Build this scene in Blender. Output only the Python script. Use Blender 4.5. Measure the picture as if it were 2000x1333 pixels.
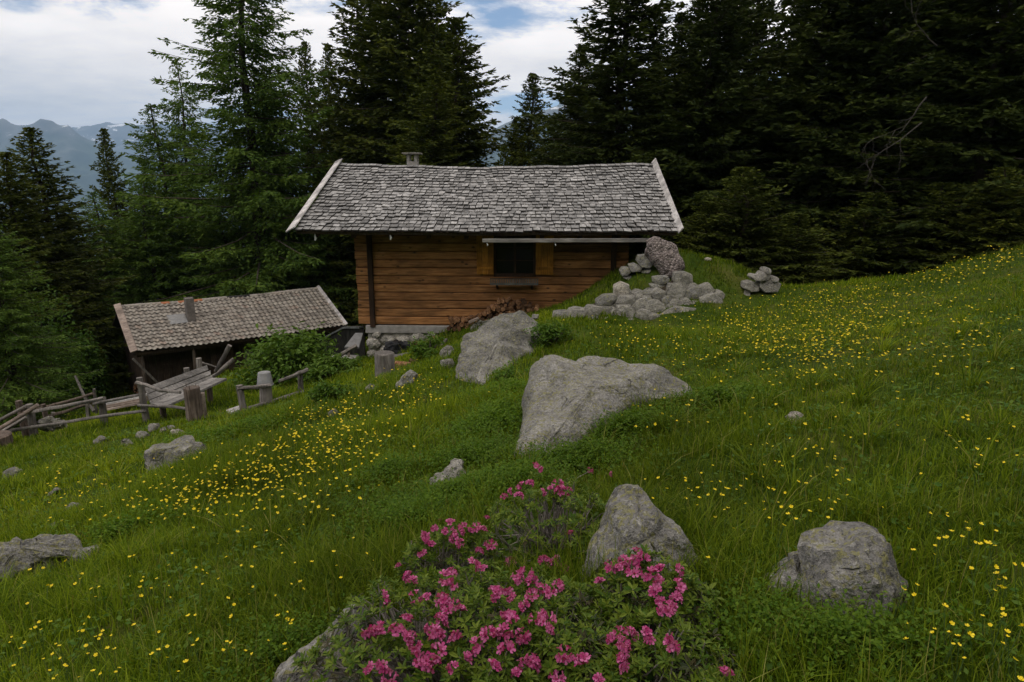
import bpy, math, random
import numpy as np
from mathutils import Vector, Matrix, noise as mnoise
from mathutils.bvhtree import BVHTree

R = math.radians
random.seed(7)
rng = np.random.default_rng(11)
scene = bpy.context.scene
for _o in list(bpy.data.objects):
    bpy.data.objects.remove(_o)
COL = scene.collection

# ------------------------------------------------------------------ camera
PITCH, FPX = R(13.0), 1333.0
cam_d = bpy.data.cameras.new("camera")
cam = bpy.data.objects.new("camera", cam_d)
COL.objects.link(cam)
cam_d.sensor_width = 36.0
cam_d.lens = 36.0 * FPX / 2000.0
cam_d.clip_start, cam_d.clip_end = 0.05, 60000.0
cam.location = (0, 0, 0)
cam.rotation_euler = (R(90) - PITCH, 0, 0)
scene.camera = cam

# ------------------------------------------------------------------ world: nishita sky with broken cloud
SUN_EL, SUN_AZ = R(58), R(200)      # azimuth clockwise from +Y
w = bpy.data.worlds.new("World")
scene.world = w
w.use_nodes = True
nt = w.node_tree
nt.nodes.clear()


def nd(tree, kind, ins=None, **props):
    n = tree.nodes.new(kind)
    for k, v in props.items():
        setattr(n, k, v)
    for k, v in (ins or {}).items():
        s = n.inputs[k]
        if isinstance(v, bpy.types.NodeSocket):
            tree.links.new(v, s)
        else:
            s.default_value = v
    return n


def mth(tree, op, a, b=0.0, c=None, clamp=False):
    ins = {0: a, 1: b}
    if c is not None:
        ins[2] = c
    return nd(tree, 'ShaderNodeMath', ins, operation=op, use_clamp=clamp).outputs[0]


def ramp(tree, fac, stops, interp='LINEAR'):
    n = nd(tree, 'ShaderNodeValToRGB', {0: fac})
    cr = n.color_ramp
    cr.interpolation = interp
    while len(cr.elements) < len(stops):
        cr.elements.new(0.5)
    for e, (p, c) in zip(cr.elements, stops):
        e.position = p
        if not hasattr(c, '__len__'):
            c = (c, c, c)
        e.color = (*c[:3], 1)
    return n.outputs[0]


def mixc(tree, fac, a, b, blend='MIX'):
    n = nd(tree, 'ShaderNodeMix', data_type='RGBA', blend_type=blend)
    for sock, v in ((n.inputs[0], fac), (n.inputs[6], a), (n.inputs[7], b)):
        if isinstance(v, bpy.types.NodeSocket):
            tree.links.new(v, sock)
        else:
            sock.default_value = (*v, 1) if hasattr(v, '__len__') and len(v) == 3 else v
    return n.outputs[2]


sky = nd(nt, 'ShaderNodeTexSky', sky_type='NISHITA', sun_disc=False, sun_elevation=SUN_EL,
         sun_rotation=SUN_AZ, altitude=1900.0, air_density=1.0, dust_density=0.6, ozone_density=1.2)
skycol = nd(nt, 'ShaderNodeVectorMath', {0: sky.outputs[0], 1: (0.13, 0.13, 0.13)}, operation='MULTIPLY').outputs[0]
tc = nd(nt, 'ShaderNodeTexCoord')
sep = nd(nt, 'ShaderNodeSeparateXYZ', {0: tc.outputs['Generated']})
zc = mth(nt, 'MAXIMUM', sep.outputs[2], 0.0)
den = mth(nt, 'ADD', zc, 0.14)
cx = mth(nt, 'DIVIDE', sep.outputs[0], den)
cy = mth(nt, 'DIVIDE', sep.outputs[1], den)
cv = nd(nt, 'ShaderNodeCombineXYZ', {0: cx, 1: cy, 2: 3.7}).outputs[0]
n1 = nd(nt, 'ShaderNodeTexNoise', {'Vector': cv, 'Scale': 0.95, 'Detail': 7.0, 'Roughness': 0.58, 'Distortion': 0.3}).outputs[0]
n2 = nd(nt, 'ShaderNodeTexNoise', {'Vector': cv, 'Scale': 2.6, 'Detail': 6.0, 'Roughness': 0.6}).outputs[0]
n3 = nd(nt, 'ShaderNodeTexNoise', {'Vector': nd(nt, 'ShaderNodeVectorMath', {0: cv, 1: (0.35, 1.0, 1.0)}, operation='MULTIPLY').outputs[0],
                                   'Scale': 1.6, 'Detail': 5.0, 'Roughness': 0.55}).outputs[0]
cover = mth(nt, 'ADD', n1, mth(nt, 'MULTIPLY', n2, 0.35))
cover = mth(nt, 'SUBTRACT', cover, mth(nt, 'MULTIPLY', sep.outputs[0], 0.10))
cmask = ramp(nt, cover, [(0.50, 0.0), (0.64, 1.0)], 'EASE')
shade = mth(nt, 'ADD', mth(nt, 'MULTIPLY', n3, 0.6), mth(nt, 'MULTIPLY', mth(nt, 'MINIMUM', zc, 0.35), 0.6))
shade = mth(nt, 'ADD', shade, mth(nt, 'MULTIPLY', sep.outputs[0], 0.10))
shade = mth(nt, 'ADD', shade, mth(nt, 'MULTIPLY', mth(nt, 'SUBTRACT', n2, 0.5), 0.42))
ccol = ramp(nt, shade, [(0.16, (0.94, 0.90, 0.87)), (0.32, (1.34, 1.23, 1.14)), (0.48, (1.62, 1.48, 1.36)), (0.9, (1.62, 1.48, 1.36))])
final = mixc(nt, cmask, skycol, ccol)
bg = nd(nt, 'ShaderNodeBackground', {'Color': final, 'Strength': 1.0})
wo = nd(nt, 'ShaderNodeOutputWorld', {'Surface': bg.outputs[0]})
w.cycles.sampling_method = 'MANUAL'
w.cycles.sample_map_resolution = 512

sun_d = bpy.data.lights.new("sun", 'SUN')
sun_d.energy, sun_d.angle, sun_d.color = 0.5, R(18), (1.0, 0.96, 0.90)
sun = bpy.data.objects.new("sun", sun_d)
COL.objects.link(sun)
_sd = Vector((math.sin(SUN_AZ) * math.cos(SUN_EL), math.cos(SUN_AZ) * math.cos(SUN_EL), math.sin(SUN_EL)))
sun.rotation_euler = _sd.to_track_quat('Z', 'Y').to_euler()
sun.location = (0, 0, 60)

vs = scene.view_settings
vs.view_transform, vs.look, vs.exposure, vs.gamma = 'Standard', 'None', 0.0, 1.0
vs.use_curve_mapping = False
cy_ = scene.cycles
cy_.use_denoising = True
cy_.denoiser = 'OPENIMAGEDENOISE'
cy_.max_bounces, cy_.diffuse_bounces, cy_.glossy_bounces = 5, 3, 2
cy_.transmission_bounces, cy_.transparent_max_bounces, cy_.volume_bounces = 4, 4, 0
cy_.sample_clamp_indirect = 4.0
cy_.use_adaptive_sampling = True
cy_.adaptive_threshold = 0.01

# ------------------------------------------------------------------ geometry helpers
CP, SP = math.cos(PITCH), math.sin(PITCH)


def raydir(px, py):
    u, v = (np.asarray(px, float) - 1000.0) / FPX, (np.asarray(py, float) - 666.5) / FPX
    return u, CP - v * SP, -SP - v * CP


def P(px, py, Y):
    """World point at forward distance Y (metres) seen at photo position px, py."""
    x, y, z = raydir(px, py)
    t = Y / y
    return Vector((float(x * t), float(Y), float(z * t)))


def tag(o, label=None, cat=None, group=None, kind=None):
    if label: o['label'] = label
    if cat: o['category'] = cat
    if group: o['group'] = group
    if kind: o['kind'] = kind
    return o


def empty(name, loc=(0, 0, 0), rz=0.0, label=None, cat=None, group=None):
    o = bpy.data.objects.new(name, None)
    o.empty_display_size = 0.2
    COL.objects.link(o)
    o.location = loc
    o.rotation_euler = (0, 0, rz)
    return tag(o, label, cat, group)


def link_mesh(name, me, parent=None, loc=None):
    o = bpy.data.objects.new(name, me)
    COL.objects.link(o)
    if parent is not None:
        o.parent = parent
    if loc is not None:
        o.location = loc
    return o


def np_mesh(name, V, F, mat=None, smooth=False, sharp=None):
    """V (n,3) array, F list of arrays each (m,k) of equal-size polygons."""
    me = bpy.data.meshes.new(name)
    V = np.asarray(V, np.float32)
    if not isinstance(F, list):
        F = [F]
    F = [np.asarray(f, np.int32) for f in F if len(f)]
    me.vertices.add(len(V))
    me.vertices.foreach_set('co', V.ravel())
    tot = np.concatenate([np.full(len(f), f.shape[1], np.int32) for f in F])
    me.loops.add(int(tot.sum()))
    me.loops.foreach_set('vertex_index', np.concatenate([f.ravel() for f in F]))
    me.polygons.add(len(tot))
    st = np.concatenate([[0], np.cumsum(tot)[:-1]]).astype(np.int32)
    me.polygons.foreach_set('loop_start', st)
    me.polygons.foreach_set('loop_total', tot)
    if mat:
        me.materials.append(mat)
    me.update(calc_edges=True)
    me.validate()
    if smooth:
        me.polygons.foreach_set('use_smooth', np.ones(len(tot), bool))
        if sharp:
            me.set_sharp_from_angle(angle=R(sharp))
    return me


class MB:
    """Collects simple shapes into one mesh."""
    def __init__(s):
        s.v, s.f = [], []

    def add(s, vs_, fs):
        b = len(s.v)
        s.v += [tuple(p) for p in vs_]
        s.f += [tuple(i + b for i in f) for f in fs]
        return s

    def box(s, x0, x1, y0, y1, z0, z1, M=None, jit=0.0):
        p = [Vector((x, y, z)) for z in (z0, z1) for y in (y0, y1) for x in (x0, x1)]
        if jit:
            p = [q + Vector((random.uniform(-jit, jit) for _ in range(3))) for q in p]
        if M is not None:
            p = [M @ q for q in p]
        return s.add(p, [(0, 2, 3, 1), (4, 5, 7, 6), (0, 1, 5, 4), (2, 6, 7, 3), (0, 4, 6, 2), (1, 3, 7, 5)])

    def beam(s, a, b, wd, th, up=(0, 0, 1)):
        """box of width wd (sideways) and thickness th (along up) from a to b"""
        a, b = Vector(a), Vector(b)
        d = (b - a).normalized()
        side = d.cross(Vector(up)).normalized()
        u = side.cross(d).normalized()
        p = []
        for c in (a, b):
            for i, j in ((-1, -1), (1, -1), (1, 1), (-1, 1)):
                p.append(c + side * wd * .5 * i + u * th * .5 * j)
        return s.add(p, [(3, 2, 1, 0), (4, 5, 6, 7), (0, 1, 5, 4), (1, 2, 6, 5), (2, 3, 7, 6), (3, 0, 4, 7)])

    def tube(s, pts, rads, n=7, wob=0.0):
        pts = [Vector(p) for p in pts]
        rings = []
        for i, p in enumerate(pts):
            d = (pts[min(i + 1, len(pts) - 1)] - pts[max(i - 1, 0)]).normalized()
            a = d.cross(Vector((0.31, 0.17, 0.94))).normalized() if abs(d.z) < .9 else d.cross(Vector((1, 0.1, 0))).normalized()
            b = d.cross(a).normalized()
            r = rads[i] if hasattr(rads, '__len__') else rads
            rings.append([p + (a * math.cos(t) + b * math.sin(t)) * r * (1 + random.uniform(-wob, wob))
                          for t in (2 * math.pi * k / n for k in range(n))])
        vs_ = [q for rg in rings for q in rg]
        fs = []
        for i in range(len(pts) - 1):
            for k in range(n):
                k2 = (k + 1) % n
                fs.append((i * n + k, i * n + k2, (i + 1) * n + k2, (i + 1) * n + k))
        fs.append(tuple(range(n - 1, -1, -1)))
        fs.append(tuple((len(pts) - 1) * n + k for k in range(n)))
        return s.add(vs_, fs)

    def mesh(s, name, mat, smooth=False, bevel=0.0, sharp=35):
        me = bpy.data.meshes.new(name)
        me.from_pydata(s.v, [], s.f)
        me.materials.append(mat)
        if bevel:
            import bmesh
            bm = bmesh.new()
            bm.from_mesh(me)
            bmesh.ops.bevel(bm, geom=bm.edges[:], offset=bevel, segments=1, affect='EDGES', profile=.6)
            bm.to_mesh(me)
            bm.free()
        me.update()
        if smooth:
            me.polygons.foreach_set('use_smooth', np.ones(len(me.polygons), bool))
            me.set_sharp_from_angle(angle=R(sharp))
        return me

    def build(s, name, mat, parent=None, smooth=False, bevel=0.0, sharp=35):
        return link_mesh(name, s.mesh(name, mat, smooth, bevel, sharp), parent)


def copy_part(src, parent, M=None, name=None):
    o = src.copy()
    if name: o.name = name
    COL.objects.link(o)
    o.parent = parent
    if M is not None:
        o.matrix_local = M
    return o


# smooth lattice noise for arrays
def _hash(i, j, s):
    h = (i * 374761393 + j * 668265263 + s * 1442695041) & 0xffffffff
    h = ((h ^ (h >> 13)) * 1274126177) & 0xffffffff
    return ((h ^ (h >> 16)) & 0xffff) / 65535.0


def vnoise(x, y, s=0):
    x, y = np.asarray(x, float), np.asarray(y, float)
    i, j = np.floor(x).astype(np.int64), np.floor(y).astype(np.int64)
    fx, fy = x - i, y - j
    fx, fy = fx * fx * fx * (fx * (fx * 6 - 15) + 10), fy * fy * fy * (fy * (fy * 6 - 15) + 10)
    a, b, c, d = _hash(i, j, s), _hash(i + 1, j, s), _hash(i, j + 1, s), _hash(i + 1, j + 1, s)
    return (a + (b - a) * fx) * (1 - fy) + (c + (d - c) * fx) * fy - 0.5


def fbm(x, y, s=0, o=4):
    t, a = 0, 1.0
    for k in range(o):
        t = t + a * vnoise(x * 2 ** k + 17.3 * k, y * 2 ** k - 9.1 * k, s + k)
        a *= 0.5
    return t


# ------------------------------------------------------------------ terrain height
def _anch(*a):
    return [P(*q) for q in a]


_A = _anch((1060, 606, 17.0), (1130, 575, 16.9), (1205, 530, 16.7), (960, 628, 16.8), (880, 642, 16.8), (800, 690, 16.7), (712, 702, 16.8), (640, 716, 16.9),
           (1340, 494, 15.6), (1300, 520, 15.3), (1390, 512, 15.5), (1450, 535, 15.3), (1500, 556, 15.2), (1250, 545, 15.0),
           (1180, 582, 14.7), (1120, 604, 14.6), (1060, 620, 14.6), (1270, 570, 14.5), (1330, 560, 14.5), (1390, 565, 14.5),
           (1300, 640, 13.5), (1300, 646, 13.1), (1200, 640, 13.5), (1250, 641, 13.5), (1150, 638, 13.5), (1200, 650, 13.0), (1090, 630, 13.6), (1410, 618, 13.5), (1350, 636, 13.4), (1540, 570, 14.6), (1800, 542, 13.6), (2000, 484, 13.3),
           (330, 770, 26.5), (420, 728, 28), (620, 690, 28), (200, 800, 24), (285, 832, 12.0), (383, 826, 11.2), (60, 860, 13.0), (500, 806, 11.8), (600, 765, 13.2),
           (752, 745, 11.8), (930, 770, 8.7), (1050, 640, 11.8), (1350, 760, 7.6), (1000, 905, 5.0), (1010, 780, 7.4))
_A = np.array([tuple(p) for p in _A] + [(0, 0, -1.5), (-2.6, 2.9, -2.38), (1.6, 1.8, -1.40), (3, 3, -1.27), (-6, 4, -3.2), (7, 7, -.98)])


def plane_h(x, y):
    return -1.5 + 0.2 * x - 0.125 * y


_ring = np.array([(r_ * math.cos(a), r_ * math.sin(a) + 8) for r_ in (30, 45) for a in np.linspace(0, 2 * math.pi, 14, endpoint=False)])
_C = np.concatenate([_A[:, :2], _ring])
_res = np.concatenate([_A[:, 2] - plane_h(_A[:, 0], _A[:, 1]), np.zeros(len(_ring))])
_phi = lambda d2: np.sqrt(d2 + 0.12)
_K = _phi(((_C[:, None] - _C[None]) ** 2).sum(-1)) + 1e-3 * np.eye(len(_C))
_W = np.linalg.solve(_K, _res)


def Hh(x, y):
    x, y = np.asarray(x, float), np.asarray(y, float)
    shp = np.broadcast(x, y).shape
    x, y = np.broadcast_to(x, shp).ravel(), np.broadcast_to(y, shp).ravel()
    r = np.hypot(x, y - 8)
    near = np.clip((34 - r) / 10, 0, 1)
    res = np.zeros(len(x))
    m = near > 0
    if m.any():
        d2 = (x[m, None] - _C[None, :, 0]) ** 2 + (y[m, None] - _C[None, :, 1]) ** 2
        res[m] = (_phi(d2) @ _W) * near[m]
    g = plane_h(x, y) + 1.5
    g = np.where(g > 0, 70 * np.tanh(g / 70), g)
    g = np.where(g < -40, -40 + (g + 40) * 1.0, g)
    s = np.clip(y - np.interp(x, [4.6, 6, 8.3, 10.1, 14, 30], [16.2, 14.8, 13.5, 13.1, 12.6, 11]), 0, 60)
    drop = 0.34 * s * s / (s + .5) * np.clip((x - 4.2) / 1.6, 0, 1)
    # unseen mountainside behind camera and beyond the meadow edge, steepened to block low sky
    rise = 75 * np.tanh(0.58 * np.clip(-y - 5, 0, None) / 75) + 30 * np.tanh(0.3 * np.clip(x - 15, 0, None) / 30) * np.clip((11 - y) / 8, 0, 1)
    drop += 0.20 * np.clip(y - 27, 0, None) + 0.12 * np.clip(-x - 22, 0, None)
    z = -1.5 + g + res - drop + rise
    fade = np.clip((60 - r) / 40, 0, 1)
    z = z + fade * (0.16 * fbm(x / 2.6, y / 2.6, 3, 2) + 0.10 * fbm(x / 0.7, y / 0.7, 9, 2))
    z = z + (1 - fade) * 3.0 * fbm(x / 30, y / 30, 5, 3) * np.clip(r / 60, 0, 1)
    return np.maximum(z, -650 + 30 * fbm(x / 900, y / 900, 21, 3)).reshape(shp)


# cached lattice of the near ground for quick look-ups
_GX0, _GY0, _GS, _GNX, _GNY = -36.0, -1.0, 0.1, 721, 461
_gx, _gy = np.meshgrid(_GX0 + _GS * np.arange(_GNX), _GY0 + _GS * np.arange(_GNY), indexing='ij')
_HG = np.concatenate([Hh(_gx[k:k + 60], _gy[k:k + 60]) for k in range(0, _GNX, 60)])


def HG(x, y):
    fx = np.clip((np.asarray(x, float) - _GX0) / _GS, 0, _GNX - 1.001)
    fy = np.clip((np.asarray(y, float) - _GY0) / _GS, 0, _GNY - 1.001)
    i, j = fx.astype(int), fy.astype(int)
    fx, fy = fx - i, fy - j
    return (_HG[i, j] * (1 - fx) + _HG[i + 1, j] * fx) * (1 - fy) + (_HG[i, j + 1] * (1 - fx) + _HG[i + 1, j + 1] * fx) * fy


def hz(x, y):
    return float(HG(x, y))


def ground_hit(px, py, off=0.0, ymax=40.0, n=420):
    """Points where the sight lines px, py meet the ground raised by off."""
    px, py = np.atleast_1d(np.asarray(px, float)), np.atleast_1d(np.asarray(py, float))
    dx, dy, dz = raydir(px, py)
    ts = np.geomspace(0.9, ymax, n)
    hit = np.full(len(px), np.nan)
    prev = np.full(len(px), 0.5)
    for t in ts:
        need = np.isnan(hit)
        if not need.any(): break
        k = np.where(need)[0]
        below = dz[k] * t < HG(dx[k] * t, dy[k] * t) + off
        kk = k[below]
        if len(kk):
            lo, hi = prev[kk].copy(), np.full(len(kk), t)
            for _ in range(12):
                mid = (lo + hi) / 2
                b = dz[kk] * mid < HG(dx[kk] * mid, dy[kk] * mid) + off
                hi = np.where(b, mid, hi); lo = np.where(b, lo, mid)
            hit[kk] = hi
        prev[k] = t
    return np.stack([dx * hit, dy * hit, dz * hit], 1)

# ------------------------------------------------------------------ materials
def base_mat(name):
    m = bpy.data.materials.new(name)
    m.use_nodes = True
    t = m.node_tree
    t.nodes.clear()
    b = nd(t, 'ShaderNodeBsdfPrincipled', {'Roughness': 0.8, 'Specular IOR Level': 0.25})
    o = nd(t, 'ShaderNodeOutputMaterial', {'Surface': b.outputs[0]})
    return m, t, b, o


def rnd(t):
    """a per-object plus per-island random value"""
    a = nd(t, 'ShaderNodeObjectInfo').outputs['Random']
    g = nd(t, 'ShaderNodeNewGeometry').outputs['Random Per Island']
    return mth(t, 'FRACT', mth(t, 'ADD', a, mth(t, 'MULTIPLY', g, 7.31)))


def objco(t, scale=(1, 1, 1), world=False):
    if world:
        v = nd(t, 'ShaderNodeNewGeometry').outputs['Position']
    else:
        v = nd(t, 'ShaderNodeTexCoord').outputs['Object']
    return nd(t, 'ShaderNodeMapping', {'Vector': v, 'Scale': scale}).outputs[0]


def noise_(t, vec, scale, detail=5.0, rough=0.6, dist=0.0):
    return nd(t, 'ShaderNodeTexNoise', {'Vector': vec, 'Scale': scale, 'Detail': detail, 'Roughness': rough, 'Distortion': dist}).outputs[0]


def bump(t, b, h, strength=0.5, dist=0.02):
    bn = nd(t, 'ShaderNodeBump', {'Height': h, 'Strength': strength, 'Distance': dist})
    t.links.new(bn.outputs[0], b.inputs['Normal'])


def shift(t, vec):
    """move the pattern by a random amount for each object so that copies differ"""
    r_ = rnd(t)
    off = nd(t, 'ShaderNodeCombineXYZ', {0: mth(t, 'MULTIPLY', r_, 31.0), 1: mth(t, 'MULTIPLY', r_, 17.0), 2: mth(t, 'MULTIPLY', r_, 53.0)}).outputs[0]
    return nd(t, 'ShaderNodeVectorMath', {0: vec, 1: off}, operation='ADD').outputs[0], r_


def wood(name, c0, c1, c2, grain=(1.2, 14, 14), var=0.5, rough=0.75, knots=False, bumpk=0.5):
    m, t, b, o = base_mat(name)
    v, r_ = shift(t, objco(t, grain))
    g = noise_(t, v, 2.2, 6, 0.65, 0.6)
    c = ramp(t, g, [(0.32, c0), (0.5, c1), (0.68, c2)])
    big = noise_(t, shift(t, objco(t, (1, 2.5, 2.5)))[0], 1.3, 3)
    c = mixc(t, 1.0, c, ramp(t, big, [(0.3, 0.5), (0.7, 1.35)]), 'MULTIPLY')
    c = mixc(t, 1.0, c, ramp(t, r_, [(0.0, 1 - var), (1.0, 1 + var * .6)]), 'MULTIPLY')
    if knots:
        vk = shift(t, objco(t, (3.2, 6, 6)))[0]
        d = nd(t, 'ShaderNodeTexVoronoi', {'Vector': vk, 'Scale': 1.0, 'Randomness': 1.0}).outputs[0]
        c = mixc(t, ramp(t, d, [(0.08, 0.9), (0.19, 0.0)]), c, tuple(q * .28 for q in c0))
    t.links.new(c, b.inputs['Base Color'])
    b.inputs['Roughness'].default_value = rough
    bump(t, b, g, bumpk, 0.008)
    return m


def rock_mat(name, tone=1.0, lichen=0.5, scale=1.0, warm=0.0):
    m, t, b, o = base_mat(name)
    v, r_ = shift(t, objco(t))
    n1_ = noise_(t, v, 3.2 * scale, 8, 0.68, 0.4)
    n2_ = noise_(t, v, 42 * scale, 4, 0.7)
    n3_ = noise_(t, v, 9 * scale, 6, 0.65)
    k = tone
    c = ramp(t, n1_, [(0.30, (.125 * k, .122 * k, .115 * k)), (0.5, (.215 * k, (.208 - .008 * warm) * k, (.195 - .02 * warm) * k)), (0.70, (.31 * k, (.30 - .012 * warm) * k, (.28 - .03 * warm) * k))])
    c = mixc(t, 1.0, c, ramp(t, n2_, [(0.30, 0.42), (0.48, 1.0), (0.72, 1.5)]), 'MULTIPLY')
    c = mixc(t, 1.0, c, ramp(t, r_, [(0.0, 0.74), (1.0, 1.10)]), 'MULTIPLY')
    c = mixc(t, 1.0, c, ramp(t, noise_(t, v, 6.5 * scale, 6, 0.7, 0.8), [(0.32, 0.62), (0.50, 1.0), (0.66, 1.28)]), 'MULTIPLY')
    # lichen rosettes: yellow green crust and pale grey crust
    lm = mth(t, 'MULTIPLY', ramp(t, noise_(t, v, 34 * scale, 5, 0.65), [(0.50 , 0.0), (0.56, 1.0)]), ramp(t, n3_, [(0.38, 0.0), (0.55, 1.0)]))
    c = mixc(t, mth(t, 'MULTIPLY', lm, lichen), c, (.235 * k, .225 * k, .095 * k))
    lp = ramp(t, noise_(t, v, 40 * scale, 4, 0.6, 0.5), [(0.60, 0.0), (0.65, 1.0)])
    c = mixc(t, mth(t, 'MULTIPLY', lp, 0.55), c, (.42 * k, .41 * k, .38 * k))
    dk = ramp(t, noise_(t, v, 62 * scale, 3, 0.65), [(0.33, 1.0), (0.40, 0.0)])
    c = mixc(t, mth(t, 'MULTIPLY', dk, 0.75), c, (.035, .034, .033))
    # thin branching cracks
    wv = nd(t, 'ShaderNodeTexNoise', {'Vector': v, 'Scale': 3.0 * scale, 'Detail': 4.0}).outputs[1]
    cv_ = nd(t, 'ShaderNodeMix', {0: 0.22}, data_type='VECTOR')
    t.links.new(v, cv_.inputs[4]); t.links.new(wv, cv_.inputs[5])
    ed = nd(t, 'ShaderNodeTexVoronoi', {'Vector': cv_.outputs[1], 'Scale': 2.6 * scale}, feature='DISTANCE_TO_EDGE').outputs[0]
    crk = mth(t, 'MULTIPLY', ramp(t, ed, [(0.0, 1.0), (0.012, 0.0)]), ramp(t, noise_(t, v, 1.7 * scale, 3), [(0.53, 0.0), (0.62, 1.0)]))
    c = mixc(t, mth(t, 'MULTIPLY', crk, 0.85), c, (.030, .028, .025))
    t.links.new(c, b.inputs['Base Color'])
    b.inputs['Roughness'].default_value = 0.9
    h = mth(t, 'ADD', mth(t, 'MULTIPLY', n3_, 0.9), mth(t, 'MULTIPLY', n2_, 0.35))
    h = mth(t, 'SUBTRACT', h, mth(t, 'MULTIPLY', crk, 0.6))
    bump(t, b, h, 1.0, 0.09)
    return m


def leaf_mat(name, dark, light, trans=0.3, rough=0.55, tipattr=False, world_var=0.0, spec=0.25, pos_scale=0.25):
    m, t, b, o = base_mat(name)
    r_ = rnd(t)
    c = mixc(t, r_, dark, light)
    if world_var:
        n_ = noise_(t, objco(t, (1, 1, 1), True), pos_scale, 4, 0.6)
        c = mixc(t, 1.0, c, ramp(t, n_, [(0.33, (1 - world_var, 1 - world_var, 1 - world_var)), (0.5, (1, 1, 1)), (0.68, (1 + world_var * 1.5, 1 + world_var, 1 + world_var * .4))]), 'MULTIPLY')
    t.links.new(c, b.inputs['Base Color'])
    b.inputs['Roughness'].default_value = rough
    b.inputs['Specular IOR Level'].default_value = spec
    if trans:
        tr = nd(t, 'ShaderNodeBsdfTranslucent', {'Color': mixc(t, 1.0, c, (1.25, 1.3, 0.6), 'MULTIPLY')})
        mx = nd(t, 'ShaderNodeMixShader', {0: trans, 1: b.outputs[0], 2: tr.outputs[0]})
        t.links.new(mx.outputs[0], o.inputs['Surface'])
    return m


def plain(name, col, rough=0.7, var=0.2, scale=12, bumpk=0.2, metal=0.0):
    m, t, b, o = base_mat(name)
    v, r_ = shift(t, objco(t))
    n_ = noise_(t, v, scale, 5)
    c = mixc(t, 1.0, col, ramp(t, n_, [(0.3, 1 - var), (0.7, 1 + var)]), 'MULTIPLY')
    t.links.new(c, b.inputs['Base Color'])
    b.inputs['Roughness'].default_value = rough
    b.inputs['Metallic'].default_value = metal
    if bumpk: bump(t, b, n_, bumpk, 0.01)
    return m


M = {}
M['shingle'] = wood('weathered_shingle', (.155, .148, .146), (.265, .26, .255), (.385, .378, .37), (14, 2.0, 14), 0.42, 0.85)
M['log'] = wood('stained_log', (.10, .040, .012), (.25, .114, .040), (.37, .192, .082), (0.9, 9, 16), 0.55, 0.6, True)
M['log_dark'] = wood('dark_log', (.018, .010, .006), (.035, .018, .010), (.06, .032, .018), (9, 9, 1.2), 0.3, 0.7)
M['shutter'] = wood('varnished_shutter', (.22, .085, .010), (.36, .155, .022), (.45, .205, .04), (12, 12, 1.2), 0.15, 0.45)
M['grey_wood'] = wood('silver_wood', (.10, .093, .088), (.17, .16, .15), (.26, .245, .23), (1.5, 12, 12), 0.3, 0.85)
M['grey_pole'] = wood('silver_pole', (.075, .066, .060), (.145, .13, .118), (.23, .21, .19), (14, 14, 1.5), 0.35, 0.85)
M['pale_board'] = wood('pale_board', (.28, .26, .25), (.44, .42, .41), (.55, .53, .51), (14, 1.2, 14), 0.15, 0.8)
M['brown_post'] = wood('rotten_post', (.045, .032, .025), (.095, .072, .057), (.18, .145, .12), (16, 16, 1.0), 0.3, 0.9, False, 1.0)
M['pink_board'] = wood('fresh_board', (.18, .135, .11), (.27, .215, .18), (.37, .31, .27), (1.5, 12, 12), 0.25, 0.8)
M['hut_wood'] = wood('hut_dark_wood', (.026, .017, .011), (.056, .038, .026), (.095, .068, .050), (12, 12, 1.2), 0.4, 0.85)
M['bark'] = wood('spruce_bark', (.025, .019, .015), (.055, .043, .035), (.10, .082, .068), (7, 7, 1.6), 0.3, 0.95, False, 1.0)
M['dead_limb'] = wood('dead_limb', (.030, .025, .021), (.05, .044, .038), (.08, .072, .065), (5, 5, 5), 0.3, 0.9)
M['dead_twig'] = wood('dead_twig', (.10, .085, .072), (.17, .15, .13), (.24, .22, .20), (5, 5, 5), 0.3, 0.9)
M['cut_wood'] = wood('split_wood', (.075, .032, .013), (.17, .085, .040), (.32, .19, .105), (9, 9, 9), 0.65, 0.85)
M['rock'] = rock_mat('granite_rock', .97, 0.95)
M['rock_plain'] = rock_mat('granite_slab', 1.0, 0.6, 0.8)
M['stone'] = rock_mat('wall_stone', 1.2, 0.35, 1.3, 0.4)
M['stone_pink'] = rock_mat('pink_stone', 1.6, 0.05, 1.3, 1.5)
def pebbly():
    m, t, b, o = base_mat('pebbly_conglomerate')
    v = objco(t)
    vo = nd(t, 'ShaderNodeTexVoronoi', {'Vector': v, 'Scale': 26.0, 'Randomness': 1.0})
    c = mixc(t, 1.0, ramp(t, nd(t, 'ShaderNodeSeparateColor', {0: vo.outputs['Color']}).outputs[0], [(0.0, (.10, .085, .08)), (0.5, (.20, .165, .155)), (1.0, (.36, .31, .29))]),
             ramp(t, noise_(t, v, 4, 4), [(0.3, 0.6), (0.7, 1.25)]), 'MULTIPLY')
    t.links.new(c, b.inputs['Base Color'])
    b.inputs['Roughness'].default_value = 0.95
    bump(t, b, mth(t, 'MULTIPLY', vo.outputs['Distance'], -1.0), 1.0, 0.05)
    return m


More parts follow.
